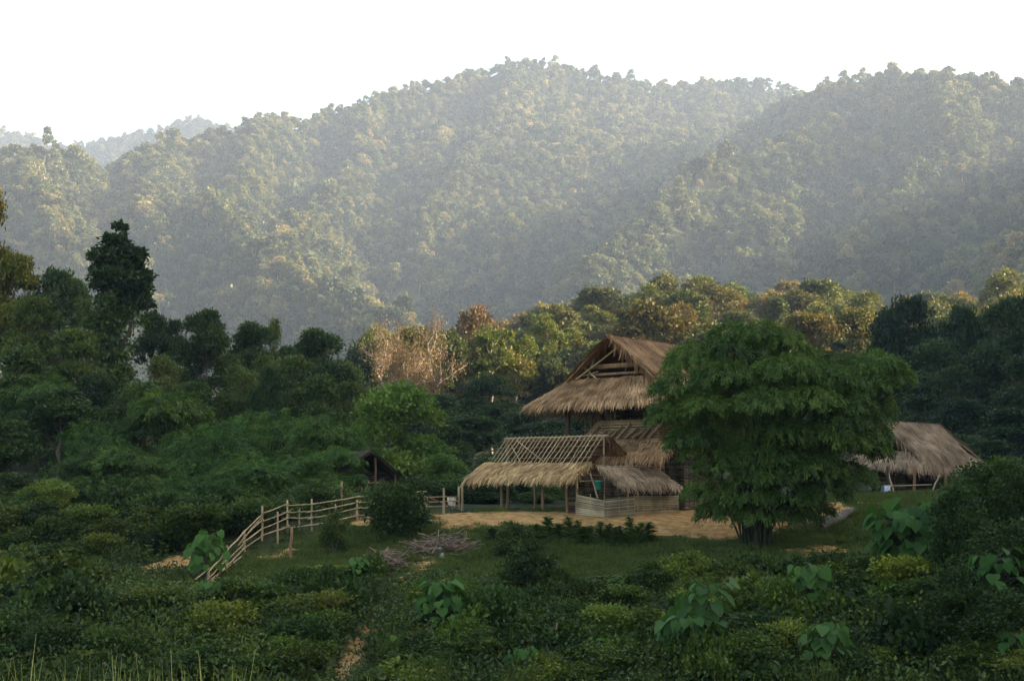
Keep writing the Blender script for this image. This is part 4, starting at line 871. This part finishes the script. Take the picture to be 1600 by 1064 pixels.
def draped(name, label, c, size, mat, seed, cat="cloth", ax=(1, 0, 0)):
    r = np.random.default_rng(seed); n_ = 8; m_ = MB(); V = []; X = V3(*ax); Y_ = np.cross(V3(0, 0, 1), X)
    for i in range(n_):
        for j in range(n_):
            u, v = i / 7 - .5, j / 7; V.append(X * u * size[0] * (1 + .15 * math.sin(v * 4 + seed)) + V3(0, 0, -v * size[1] * (1 + .15 * math.sin(u * 7 + seed))) + Y_ * (.05 * math.sin(u * 11 + v * 5 + seed) + r.normal(0, .012)))
    q = [(i * n_ + j, (i + 1) * n_ + j, (i + 1) * n_ + j + 1, i * n_ + j + 1) for i in range(n_ - 1) for j in range(n_ - 1)]
    V = np.array(V); m_.add(np.concatenate([V, V + Y_ * .012]), q + [tuple(k + n_ * n_ for k in f[::-1]) for f in q]); return tag(put(name, m_.mesh(name, mat, True), None, tuple(c)), label, cat)
M['white'] = plain("white_cloth", (.72, .73, .75), .8, .1); M['cream'] = plain("cream_sheet", (.58, .50, .36), .7, .15); M['red'] = plain("red_plastic", (.55, .06, .06), .5, .2); M['blue'] = plain("blue_cloth", (.12, .20, .42), .8, .2)
draped("cloth", "white cloth hung over the low house's front rail", at(1386, 758, 84.2), (.42, .36), M['white'], 3)
draped("cloth", "blue cloth beside the white one on the low house's rail", at(1379, 760, 84.2), (.22, .30), M['blue'], 4)

# ------------------------------------------------------------------ the small dark hut behind the fence
ap = V3(-8.35, 84.0, 2.12); rd_, cd_ = V3(-.38, .92, 0), V3(.92, .38, 0)
def Dk(i, j, z): q = ap + rd_ * i + cd_ * j; q[2] = z; return q
t = thing("dark_hut", "small dark open gabled hut behind the bamboo fence", "hut", (ap[0], ap[1], g1(ap[0], ap[1])))
m_ = MB(); thatch(m_, Dk(-.2, 2.0, .55), Dk(4.6, 2.0, .55), Dk(4.6, 0, 2.12), Dk(-.2, 0, 2.12), 130, 171, sides=(.6, 0)); thatch(m_, Dk(-.2, -2.4, .35), Dk(4.6, -2.4, .35), Dk(4.6, 0, 2.12), Dk(-.2, 0, 2.12), 130, 172, sides=(.6, 0))
child("roof", m_, M['thatch_dark'], t)
poles(t, "rafter", [(Dk(0, 1.9, .55), Dk(0, -.05, 2.06)), (Dk(.6, 1.9, .5), Dk(.6, 0, 2.0)), (Dk(0, -2.2, .45), Dk(0, 0.05, 2.06))], M['wood'], .05)
for i, j in ((.1, -1.9), (.1, .35), (.1, 1.6), (4.2, -1.9), (4.2, 1.6)):
    q = Dk(i, j, 0); poles(t, "post", [(V3(q[0], q[1], g1(q[0], q[1]) - .2), V3(q[0], q[1], 2.0 - abs(j) * .72))], M['brownwood'], .07)
for P_, Q_ in ((Dk(1.2, -1.9, 0), Dk(1.2, 1.6, 0)), (Dk(1.2, 1.6, 0), Dk(4.2, 1.6, 0))):
    P_[2] = Q_[2] = g1(*P_[:2]) - .2; m_ = MB(); woven(m_, P_, Q_, 2.2, 2.2, rows=18, cols=26, tt=.05); child("wall", m_, M['thatch_dark'], t)  # darkness inside the open gable is put into the wall colour
poles(t, "frame_pole", [(V3(*at(556, 775, 82.8)), V3(*at(564, 752, 82.8))), (V3(*at(560, 755, 82.8)), V3(*at(592, 754, 82.8))), (V3(*at(566, 775, 82.8)), V3(*at(576, 752, 82.8)))], M['pole'], .045)
q = hit(534, 800); poles(t, "front_post", [(V3(q.x, q.y, q.z - .2), V3(*at(534, 752, q.y)))], M['pole'], .07)

# ------------------------------------------------------------------ the bamboo fence
FP = [(664, 802, 774), (612, 807, 783), (558, 812, 781), (487, 829, 779), (449, 832, 781), (410, 846, 790), (382, 862, 828), (355, 890, 852), (326, 918, 893)]
pp = [hit(a_, b_) for a_, b_, _ in FP]; t = thing("bamboo_fence", "bamboo rail fence curving down the slope on the left", "fence", pp[3])
for (px, base, top), q in zip(FP, pp): poles(t, "post", [(V3(q.x, q.y, q.z - .3), V3(*at(px, top, q.y)))], M['pole'], .055)
for px, base, top in ((434, 849, 799), (524, 822, 787), (585, 810, 783), (468, 830, 795)):
    q = hit(px, base); poles(t, "post", [(V3(q.x, q.y, q.z - .3), V3(*at(px, top, q.y)))], M['pole'], .05)
for lv in range(4):
    for k in range(len(pp) - 1):
        if k >= 6 and lv == 2: continue
        h = .24 + .30 * lv; sc_ = [1, 1, 1, 1.15, 1.15, 1.1, .8, .75, .6]; a_, b_ = V3(*pp[k]), V3(*pp[k + 1]); ex = unit(b_ - a_) * random.uniform(.05, .3)
        a_[2] += h * sc_[k] + random.uniform(-.05, .05); b_[2] += h * sc_[k + 1] + random.uniform(-.05, .05); off = V3(random.uniform(-.05, .05), -.07, 0)
        poles(t, "rail", [(a_ - ex + off, b_ + ex + off)], M['pole'], .034, sag=.02)
q1, q2 = hit(410, 820), hit(325, 905); poles(t, "fallen_rail", [(V3(*at(415, 800, q1.y - 1)), V3(*at(372, 852, q2.y + 3))), (V3(*at(352, 868, pp[7].y)), V3(*at(305, 905, pp[8].y))), (V3(*at(382, 866, pp[6].y - .5)), V3(*at(320, 912, pp[8].y - .5)))], M['pole'], .035)
q = hit(454, 877); tag(put("stake", (lambda m_: (m_.bar((0, 0, -.3), (.03, 0, at(454, 824, q.y)[2] - q.z), .07, .06, 7, wob=.02), m_.mesh("stake", M['brownwood'], True))[1])(MB()), None, q), "lone wooden stake standing in front of the fence", "stake")
gp = [hit(664, 803), hit(693, 804), hit(717, 797), hit(722, 798)]
t = thing("gate_frame", "short bamboo gate section with a slanting board at the fence's right end", "gate", gp[1])
for (px, top), q in zip(((668, 776), (693, 762), (717, 760), (722, 756)), gp): poles(t, "post", [(V3(q.x, q.y, q.z - .3), V3(*at(px, top, q.y)))], M['pole'], .065)
for py in (777, 784, 791, 802): poles(t, "rail", [(V3(*at(665, py, gp[0].y - .1)), V3(*at(716, py - 1, gp[2].y - .1)))], M['pole'], .03)
m_ = MB(); a_, b_ = V3(*at(668, 776, gp[0].y - .25)), V3(*at(726, 800, gp[2].y - .35)); m_.box((a_ + b_) / 2, (np.linalg.norm(b_ - a_), .04, .11), b_ - a_, (.1, 1, 0)); child("board", m_, M['twig'], t)
draped("sheet", "cream sheet hung on the bamboo gate", at(706, 776, gp[2].y - .2), (.42, .55), M['cream'], 7, "sheet")

# ------------------------------------------------------------------ bushes and saplings one can point at
for k, px, top, base, w, lb, c in [(0, 620, 740, 838, 98, "round dark bush standing in front of the bamboo fence", (.62, .66, .5)), (2, 522, 786, 866, 46, "slender bush on a bare stem in front of the fence rails", (.75, .75, .6)),
        (2, 828, 828, 935, 86, "tall dark bush in the middle of the lawn's lower edge", (.42, .52, .42)), (2, 800, 806, 872, 70, "feathery bush with flat sprays left of the crop row", (.75, .8, .55)), (1, 870, 880, 940, 60, "low dark bush right of the tall dark bush", (.5, .6, .45)),
        (1, 1172, 858, 912, 92, "dense low bush under the bamboo clump's stems", (.85, .95, .7)), (3, 1240, 866, 918, 90, "leafy low bush right of the bamboo clump's stems", (.7, .8, .6)), (1, 1312, 856, 912, 110, "dark low bush before the weathered log", (.5, .6, .5)), (0, 1360, 862, 915, 90, "dark bush left of the large leaved saplings", (.45, .55, .42)),
        (2, 1020, 868, 935, 80, "grassy leaning bush at the lawn's lower right edge", (.8, .85, .6)), (0, 1085, 892, 960, 80, "dull bush below the bare slope under the bamboo", (.7, .75, .5)), (3, 570, 862, 905, 70, "yellow green bush by the lower brush pile", (1.0, 1.05, .7)),
        (0, 975, 905, 965, 90, "bushy weeds below the middle of the lawn", (.6, .72, .5)), (3, 1000, 960, 1010, 90, "low bush behind the torn banana leaves", (.55, .65, .45)), (1, 480, 880, 930, 100, "low bush under the fence's stake", (.7, .85, .6)), (0, 420, 900, 960, 110, "leafy bush right of the fence's lower end", (.8, .95, .65))]:
    plant_shrub(SHR[k], px, top, base, w, lb, "bush", c, "bush")
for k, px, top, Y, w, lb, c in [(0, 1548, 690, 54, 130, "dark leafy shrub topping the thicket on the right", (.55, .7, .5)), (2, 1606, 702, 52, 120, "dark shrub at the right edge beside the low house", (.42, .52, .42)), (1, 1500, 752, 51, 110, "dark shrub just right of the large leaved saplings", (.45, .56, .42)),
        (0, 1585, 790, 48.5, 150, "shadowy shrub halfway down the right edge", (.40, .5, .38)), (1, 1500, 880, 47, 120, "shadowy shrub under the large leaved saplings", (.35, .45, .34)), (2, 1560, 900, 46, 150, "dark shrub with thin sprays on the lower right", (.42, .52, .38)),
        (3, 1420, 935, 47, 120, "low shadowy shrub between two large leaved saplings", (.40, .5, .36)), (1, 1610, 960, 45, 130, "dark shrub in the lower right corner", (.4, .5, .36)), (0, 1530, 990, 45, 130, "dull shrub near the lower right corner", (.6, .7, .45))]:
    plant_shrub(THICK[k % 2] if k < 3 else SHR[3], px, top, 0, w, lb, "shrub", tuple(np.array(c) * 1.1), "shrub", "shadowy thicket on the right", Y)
sapling("cluster of large leaved saplings standing at the lawn's right end", 1455, 783, 905, 170, 84, 46, 1, stems=5, color=(.85, .9, .8))
sapling("large leaved sapling with tiered drooping leaves in the middle of the right bank", 1266, 880, 985, 96, 20, 40, 2, color=(.9, .95, .8))
sapling("large leaved sapling low on the bank beside the frame's bottom", 1290, 974, 1062, 105, 16, 42, 3)
sapling("two stemmed large leaved sapling below the bamboo clump", 1070, 905, 1045, 120, 28, 42, 4, stems=2)
sapling("pale green large leaved sapling left of the tall dark bush", 690, 903, 1000, 105, 28, 36, 5, color=(1.1, 1.15, 1.0))
sapling("large leaved sapling beside the lower end of the fence", 322, 832, 905, 84, 22, 28, 6, stems=2, color=(1.0, 1.1, .9))
sapling("small large leaved sapling beneath the fence's lowest rail", 332, 905, 965, 64, 10, 30, 7)
sapling("large leaved sapling inside the thicket at the right edge", 1560, 862, 1010, 140, 20, 42, 8, color=(.8, .9, .75))
sapling("large leaved sapling in the lower right corner", 1590, 985, 1062, 90, 8, 40, 9, color=(.85, .95, .8))
sapling("small light green sapling above the earth gully", 562, 868, 912, 44, 8, 20, 10, color=(1.2, 1.25, 1.0))
sapling("small sapling with a single pale leaf cluster at the bottom middle", 820, 1010, 1062, 60, 6, 34, 12, color=(1.1, 1.2, .95))
sapling("tiny light leaved sapling by the lower gully", 618, 990, 1030, 40, 6, 20, 13, color=(1.3, 1.3, .9))
# torn young banana
q = hit(958, 1030); t = thing("banana_plant", "young banana plant with two arching leaves and a pale stem", "banana plant", q); m_ = MB(); m_.bar((0, 0, -.1), (.03, 0, .62), .05, .03, 7); put("stem", m_.mesh("banana_stem", M['palebark'], True), t)
for (ax, ln, rise) in ((-1.0, .95, .35), (.35, .5, .75), (.15, .7, .2)):
    m_ = MB(); s_ = np.linspace(0, 1, 9); P = np.stack([ax * ln * s_, -.25 * s_ * abs(ax), .6 + rise * s_ * 1.2 - 1.0 * rise * s_ ** 2 - .25 * s_ ** 3], 1); wv = .20 * np.sin(np.pi * np.clip(s_ * .95 + .04, 0, 1)) ** .6
    sd = np.array([0, 1, 0]) * wv[:, None] * (1 if abs(ax) > .3 else .8) + np.array([.25, 0, .10]) * wv[:, None]; V = np.concatenate([P - sd + np.array([0, 0, -.06]), P, P + sd + np.array([0, 0, -.06])]); k = np.arange(8)[:, None]
    m_.add(V, np.concatenate([np.concatenate([k, k + 1, 9 + k + 1, 9 + k], 1), np.concatenate([9 + k, 9 + k + 1, 18 + k + 1, 18 + k], 1)]), .6); c_ = put("leaf", m_.mesh("banana_leaf", M['bigleaf'], True), t); c_.color = (1.2, 1.25, 1.0, 1)
# a row of crops along the bare earth
r = np.random.default_rng(47); m_ = MB(); n = 120; u = r.random(n) ** .8; m_.leaves(np.stack([0 * u, 0 * u, .15 + 1.3 * u], 1) + r.normal(0, .03, (n, 3)), unit(np.stack([r.normal(size=n), r.normal(size=n), r.uniform(-.3, .8, n)], 1)), np.tile(V3(0, 0, 1), (n, 1)), .42 * (1.15 - .6 * u), .13, np.clip(r.normal(.5, .2, n), 0, 1)); c_ = MB(); c_.bar((0, 0, -.1), (.02, 0, 1.4), .02, .01, 5)
crop = Kind("crop", c_.mesh("crop_stem", M['bark'], True), m_.mesh("crop_leaves", M['bright']), 1.5, .75)
for k, px in enumerate([770, 838, 856, 872, 888, 903, 921, 938, 952, 968, 984, 1002, 1014, 912, 962, 996]):
    row = k > 12; plant_shrub(crop, px, rng.uniform(806, 822) + (14 if row else 0) + (14 if k == 0 else 0), rng.uniform(844, 852) + (6 if row else 0), rng.uniform(22, 34), "upright leafy crop plant in the row before the bare earth", "crop_plant", tuple(np.array((1.15, 1.15, .85)) * rng.uniform(.8, 1.15)), "crop plant", "crop plants before the bare earth")

# ------------------------------------------------------------------ loose things on the ground
def brush(label, px, base, wpx, h, n, seed):
    r = np.random.default_rng(seed); q = hit(px, base); Wd = wpx / FPX * q.y; m_ = MB(); M_ = 0
    for i in range(n):
        x, y = r.normal(0, Wd * .24), r.normal(0, Wd * .2); zz = g1(q.x + x, q.y + y) - q.z; a = r.uniform(0, 3.14); ln = r.uniform(.4, 1.5); hh = h * max(0, 1 - (abs(x) / Wd * 2) ** 2) * r.random(); d = V3(math.cos(a), math.sin(a) * .6, r.normal(.05, .25)) * ln / 2
        c = V3(x, y, zz + .05 + hh); m_.bar(c - d, c + d, r.uniform(.012, .035), .008, 5, T=float(r.uniform(.15, .9)), wob=.04, n=4)
    return tag(put("brush_pile", m_.mesh("brush_pile", M['twig'], True), None, q), label, "brush pile")
brush("wide pile of dry sticks on the lawn below the gate", 692, 860, 105, .55, 230, 1); brush("heap of dry branches sliding down beside the earth gully", 602, 888, 74, .7, 170, 2)
def rag(name, label, px, base, w, h, mat, seed, cat):
    r = np.random.default_rng(seed); q = hit(px, base); a = w / FPX * q.y / 2; b = h / FPX * q.y; m_ = MB(); nu, nv = 14, 7; V = []
    for j in range(nv):
        for i in range(nu): th = i * 6.2832 / nu; ph = j / (nv - 1) * 1.5; k = 1 + r.normal(0, .13); V.append((a * k * math.cos(th) * math.cos(ph), a * .7 * k * math.sin(th) * math.cos(ph), b * math.sin(ph) * (1 + r.normal(0, .1)) - .03))
    m_.add(V, [(j * nu + i, j * nu + (i + 1) % nu, (j + 1) * nu + (i + 1) % nu, (j + 1) * nu + i) for j in range(nv - 1) for i in range(nu)]); return tag(put(name, m_.mesh(name, mat, True), None, q), label, cat)
rag("plastic_bag", "crumpled white plastic bag at the foot of the wide stick pile", 684, 861, 15, 9, M['white'], 1, "bag"); rag("plastic_bag", "crumpled red plastic bag in the wide stick pile", 717, 860, 16, 9, M['red'], 2, "bag")
rag("stone", "small pale stone below the wide stick pile", 691, 871, 9, 8, M['palebark'], 3, "stone")
q1, q2 = hit(1284, 829), hit(1334, 803); m_ = MB(); pts_ = np.linspace(V3(*q1), V3(*q2), 9) - V3(*q1) + V3(0, 0, .16); pts_ += rng.normal(0, .05, (9, 3)); m_.tube(pts_, np.array([.14, .24, .30, .26, .28, .22, .20, .16, .10]), 9)
M['log'] = bark("weathered_log", (.07, .06, .046), (.17, .145, .115), 4); tag(put("log", m_.mesh("log", M['log'], True), None, q1), "weathered grey log lying on the grass right of the bamboo clump", "log")
q = hit(1316, 783); m_ = MB(); m_.box((0, 0, .10), (1.7, .5, .08), (1, .12, 0), (-.12, 1, 0)); tag(put("plank", m_.mesh("plank", M['log'], False), None, q), "grey plank lying flat in front of the low house", "plank")
for a_, b_, lb in (((1000, 801), (1082, 792), "long pale pole lying on the earth by the lean-to shed"), ((1340, 788), (1400, 790), "pale stick lying on the grass left of the low house"), ((1380, 787), (1392, 785), "short pale log end in front of the low house")):
    p1, p2 = hit(*a_), hit(*b_); m_ = MB(); m_.bar((0, 0, .08), V3(*p2) - V3(*p1) + V3(0, 0, .08), .05, .04, 6, .7); tag(put("stick", m_.mesh("stick", M['pole'], True), None, p1), lb, "stick")
for px, top, base, lb in ((869, 972, 1032, "thin grey stump stake among the weeds at the bottom middle"), (918, 955, 1005, "thin pale stake left of the young banana")):
    q = hit(px, base); m_ = MB(); m_.bar((0, 0, -.2), (.03, 0, at(px, top, q.y)[2] - q.z), .035, .025, 6, .5, wob=.02); tag(put("stake", m_.mesh("stake", M['twig'], True), None, q), lb, "stake")

# ------------------------------------------------------------------ shrubs on the bank and along the forest's foot
def lm(px):
    return ("in the lower left corner" if px < 160 else "below the patch of bare earth" if px < 300 else "below the fence's lower end" if px < 470 else "beside the earth gully" if px < 640 else "below the stick piles" if px < 780
            else "below the tall dark bush" if px < 940 else "below the middle of the lawn" if px < 1060 else "below the bamboo clump" if px < 1240 else "below the weathered log" if px < 1400 else "under the right thicket")
tones = [("yellowish green", (1.25, 1.12, .62)), ("mid green", (.85, .95, .6)), ("dark green", (.42, .55, .42)), ("dull olive", (.95, .82, .55))]
spots = []
for i in range(2600):
    px, base = rng.uniform(-30, 1630), rng.uniform(905, 1075)
    if px < 560: base = rng.uniform(905 if px > 330 else 895, 1075)
    if any((px - a) ** 2 / 47 ** 2 + (base - b) ** 2 / 12.5 ** 2 < 1 for a, b in spots): continue
    q = hit(px, base)
    h = rng.choice([rng.uniform(24, 50), rng.uniform(45, 95)], p=[.6, .4])
    if 540 < px < 1030: h = min(h, base - 900)
    if 1120 < px < 1420: h = min(h, base - 872)
    if h < 12 or lawn_at(q.x, q.y)[0] > .6 or (150 < px < 350 and base < 965) or (300 < px < 470 and base < 950): continue
    if max(dirt_at(*hit(px + a, base - b)[:2])[0] for a in (-36, 0, 36) for b in (2, h * .5, h * .9)) > .4: continue
    spots.append((px, base)); tn = int(rng.choice(4, p=[.18, .34, .34, .14])); k = int(rng.integers(0, 4)); row = "high" if base < 955 else "midway" if base < 1010 else "low"
    plant_shrub(SHR[k], px, base - h, base, rng.uniform(80, 135), f"{tones[tn][0]} shrub {row} on the bank {lm(px)}", "shrub", tuple(np.array(tones[tn][1]) * rng.uniform(.85, 1.4)), "shrub", f"{tones[tn][0]} shrubs {row} on the bank {lm(px)}")
print("bank shrubs", len(spots)); spots = []
for i in range(900):
    px, base = rng.uniform(-30, 300), rng.uniform(825, 884)
    if any((px - a) ** 2 / 45 ** 2 + (base - b) ** 2 / 16 ** 2 < 1 for a, b in spots): continue
    q = hit(px, base)
    if dirt_at(q.x, q.y)[0] > .3 or (px > 170 and base > 866): continue
    spots.append((px, base)); tn = int(rng.choice(3, p=[.25, .35, .4])); row = "behind" if base < 858 else "beside"
    plant_shrub(SHR[int(rng.integers(0, 4))], px, base - rng.uniform(35, 90), base, rng.uniform(60, 110), f"{tones[tn][0]} shrub at the forest's foot {row} the bare earth patch" if px > 150 else f"{tones[tn][0]} shrub at the forest's foot {'under' if base < 858 else 'before'} the thin yellow tree", "shrub",
                tuple(np.array(tones[tn][1]) * rng.uniform(.6, .95)), "shrub", f"{tones[tn][0]} shrubs at the forest's foot {row} {'earth' if px > 150 else 'tree'}")
for px, base in ((345, 835), (375, 838), (300, 850), (395, 826), (430, 815), (460, 808), (500, 802), (535, 800), (640, 793), (690, 790), (735, 790)):
    plant_shrub(SHR[int(rng.integers(0, 4))], px, base - rng.uniform(30, 60), base - 4, rng.uniform(60, 90), "low shrub growing behind the fence " + ("beyond its last rail" if px < 360 else "beside the gate's cream sheet" if px == 735 else "left of the gate" if px == 640 else "right against the gate" if px == 690 else "where its rails level out" if px == 460 else "under the bamboo clump" if px == 500 else "at its lower bend" if px < 420 else "before the bamboo" if px < 520 else "by the small dark hut" if px < 600 else "at the gate"), "shrub", (.55, .66, .5), "shrub", f"shrubs behind the fence {px // 100}")

for px, top, Y, w, lb in ((735, 742, 90, 70, "low thicket behind the open hut's left post"), (775, 748, 88, 70, "low thicket seen under the left half of the open hut"), (815, 744, 91, 70, "low thicket seen between the open hut's posts"), (855, 750, 89, 70, "low thicket seen under the right half of the open hut"), (700, 745, 92, 60, "low thicket behind the bamboo gate"),
        (895, 735, 93, 70, "thicket between the open hut and the tall house"), (660, 752, 93, 60, "low thicket behind the round dark bush"), (760, 765, 86, 60, "low weeds behind the open hut's back post"), (835, 768, 86, 60, "low weeds under the middle of the open hut")):
    plant_shrub(THICK[int(rng.integers(0, 2))], px, top, 0, w, lb, "shrub", tuple(np.array((.75, .9, .85)) * rng.uniform(.8, 1.1)), "shrub", None, Y)

# fronds at the left edge
q = hit(14, 892); t = thing("fern_palm", "drooping palm fronds at the left edge under the dark trees", "palm", q); m_ = MB(); m_.bar((0, 0, -.2), (0, 0, .7), .10, .07, 7); put("stem", m_.mesh("palm_stem", M['bark'], True), t)
for k in range(9):
    a = k * .7; m_ = MB(); s_ = np.linspace(0, 1, 22); P = np.stack([1.9 * s_ * math.cos(a), 1.9 * s_ * math.sin(a), .7 + 1.3 * s_ - 1.7 * s_ ** 2], 1); m_.tube(P, np.linspace(.02, .006, 22), 4)
    for sg in (-1, 1):
        n = 44; u = rng.random(n); C = np.stack([np.interp(u, s_, P[:, i]) for i in range(3)], 1); D_ = unit(np.array([-math.sin(a) * sg, math.cos(a) * sg, -.5]) + np.array([math.cos(a), math.sin(a), 0]) * .6 + rng.normal(0, .1, (n, 3))); m_.leaves(C, D_, np.tile(V3(0, 0, 1), (n, 1)), .5 * np.sin(np.pi * (u * .85 + .1)), .05, rng.random(n))
    c_ = put("frond", m_.mesh("palm_frond", M['shrub']), t); c_.color = (.7, .85, .75, 1)

# ------------------------------------------------------------------ ground cover and grass
COV = []
for k in range(4):
    r = np.random.default_rng(200 + k); n = 520; m_ = MB(); P = np.stack([r.normal(0, .55, n), r.normal(0, .55, n), np.abs(r.normal(0, .20, n)) * (1 + (k == 2))], 1)
    ct = np.clip(.5 + .8 * fbm(P[:, 0] * 2 + k, P[:, 1] * 2, 2) + r.normal(0, .12, n), 0, 1); m_.leaves(P, unit(r.normal(size=(n, 3)) * .8 + V3(0, 0, .15)), unit(r.normal(size=(n, 3)) * .5 + V3(0, 0, .8)), (.15 + .07 * (k == 1)) * r.uniform(.6, 1.4, n), .09, ct)
    if k in (2, 3):
        n = 120; P = np.stack([r.normal(0, .4, n), r.normal(0, .4, n), 0 * r.random(n)], 1); m_.leaves(P, unit(r.normal(size=(n, 3)) * .35 + V3(0, 0, 1)), rdirs(n, r), r.uniform(.3, .8, n), .03, .6)
    COV.append(m_.mesh("ground_cover", M['dark' if k % 2 else 'shrub']))  # darker leaves on alternate patches put shaded pockets into the colour
for k in range(2):
    r = np.random.default_rng(220 + k); n = 170; m_ = MB(); P = np.stack([r.normal(0, .30, n), r.normal(0, .30, n), 0 * r.random(n)], 1); m_.leaves(P, unit(r.normal(size=(n, 3)) * .32 + V3(0, 0, 1)), rdirs(n, r), r.uniform(.35, 1.1, n), .028, np.clip(r.normal(.5, .2, n), 0, 1), bend=.3); COV.append(m_.mesh("tall_grass", M['grass' if k == 0 else 'tan']))
n = 9000; X = rng.uniform(-32, 30, n); Y = rng.uniform(43, 92, n); la = lawn_at(X, Y); di = dirt_at(X, Y); keep = (la < .45) & (di < .35) & ((Y < 63) | (X < -5) | (X > 18)) & (np.abs(X) < Y * .42); keep &= (Y < 63) | (rng.random(n) < .5)
pxy = proj(np.stack([X, Y, gz(X, Y)], 1)); keep &= ~((X > 18) & (Y > 63) & (pxy[0] < 1490)); near_lawn = (lawn_at(X, Y) > .02) | ((pxy[0] > 290) & (pxy[0] < 660) & (pxy[1] > 800) & (pxy[1] < 925)); keep &= ~near_lawn | (rng.random(n) < .6); keep &= rng.random(n) < .7
X, Y, near_lawn = X[keep], Y[keep], near_lawn[keep]; n = len(X); s = rng.uniform(.5, 1.3, n) * np.where(near_lawn, .42, 1)
tag(scatter("undergrowth", np.stack([X, Y, gz(X, Y) - .03], 1), np.stack([rng.normal(0, .15, n), rng.normal(0, .15, n), rng.uniform(0, 6.28, n)], 1), np.stack([s, s, s * rng.uniform(.45, 1.15, n) * np.where(Y < 53, 1.35, 1)], 1), rng.choice(6, n, p=[.31, .24, .21, .18, .055, .005]), COV), "low tangled undergrowth covering the bank", "undergrowth", kind="stuff"); print("cover", n)
TUF = []
for k in range(3):
    r = np.random.default_rng(300 + k); n = 90; m_ = MB(); P = np.stack([r.normal(0, .22, n), r.normal(0, .22, n), np.zeros(n)], 1); m_.leaves(P, unit(r.normal(size=(n, 3)) * .5 + V3(0, 0, .8)), rdirs(n, r), r.uniform(.05, .17, n) * (1 + .5 * k), .022, np.clip(r.normal(.5, .2, n), 0, 1)); TUF.append(m_.mesh("grass_tuft", M['grass']))
n = 26000; X = rng.uniform(-22, 32, n); Y = rng.uniform(50, 92, n); w_ = lawn_at(X, Y) * (1 - dirt_at(X, Y)); keep = rng.random(n) < w_ * (.35 + 1.3 * np.clip(fbm(X / 2.5, Y / 2.5, 3) + .4, 0, 1)); X, Y = X[keep], Y[keep]; n = len(X); s = rng.uniform(.6, 1.3, n)
tag(scatter("grass", np.stack([X, Y, gz(X, Y) - .01], 1), np.stack([0 * X, 0 * X, rng.uniform(0, 6.28, n)], 1), np.repeat(s[:, None], 3, 1), rng.choice(3, n, p=[.5, .35, .15]), TUF), "short grass of the lawn around the houses", "grass", kind="stuff"); print("grass", n)
m_ = MB(); n = 1500; X = rng.uniform(-3.4, 3.0, n); Y = rng.uniform(5.2, 7.6, n); hgt = np.where(X < -1.2, .93, .77) + rng.normal(0, .06, n) + np.where(rng.random(n) < .04, .10, 0)
for x, y, h in zip(X, Y, hgt):
    a = rng.uniform(0, 6.28); b = rng.uniform(.05, .28); z0 = g1(x, y); s_ = np.linspace(0, 1, 6); P = np.stack([x + math.cos(a) * b * s_ ** 2, y + math.sin(a) * b * s_ ** 2, z0 + h * (s_ - .12 * (b / .28) * s_ ** 3)], 1); wd = .006 * (1 - s_ * .9); sd = np.array([-math.sin(a), math.cos(a), 0]) * wd[:, None]
    V = np.concatenate([P - sd, P + sd]); k = np.arange(5)[:, None]; m_.add(V, np.concatenate([k, k + 1, 6 + k + 1, 6 + k], 1), float(np.clip(rng.normal(.5, .25), 0, 1)))
tag(put("field_grass", m_.mesh("field_grass", M['reed'])), "pale yellow green grass tips along the bottom of the picture", "grass", kind="stuff")


# ------------------------------------------------------------------ the air
hz = MB(); hz.box((-450, 1350, 384), (3100, 4000, 796)); hm, t_, N_, L_ = nt("haze")
vol = N_("ShaderNodeVolumePrincipled"); vol.inputs["Color"].default_value = (.66, .78, 1.0, 1); vol.inputs["Density"].default_value = HAZE_DENSITY; vol.inputs["Anisotropy"].default_value = .0
ou = N_("ShaderNodeOutputMaterial"); L_(vol.outputs[0], ou.inputs["Volume"])
tag(put("haze", hz.mesh("haze", hm)), "pale blue haze filling the valley in front of the mountains", "haze", kind="stuff")
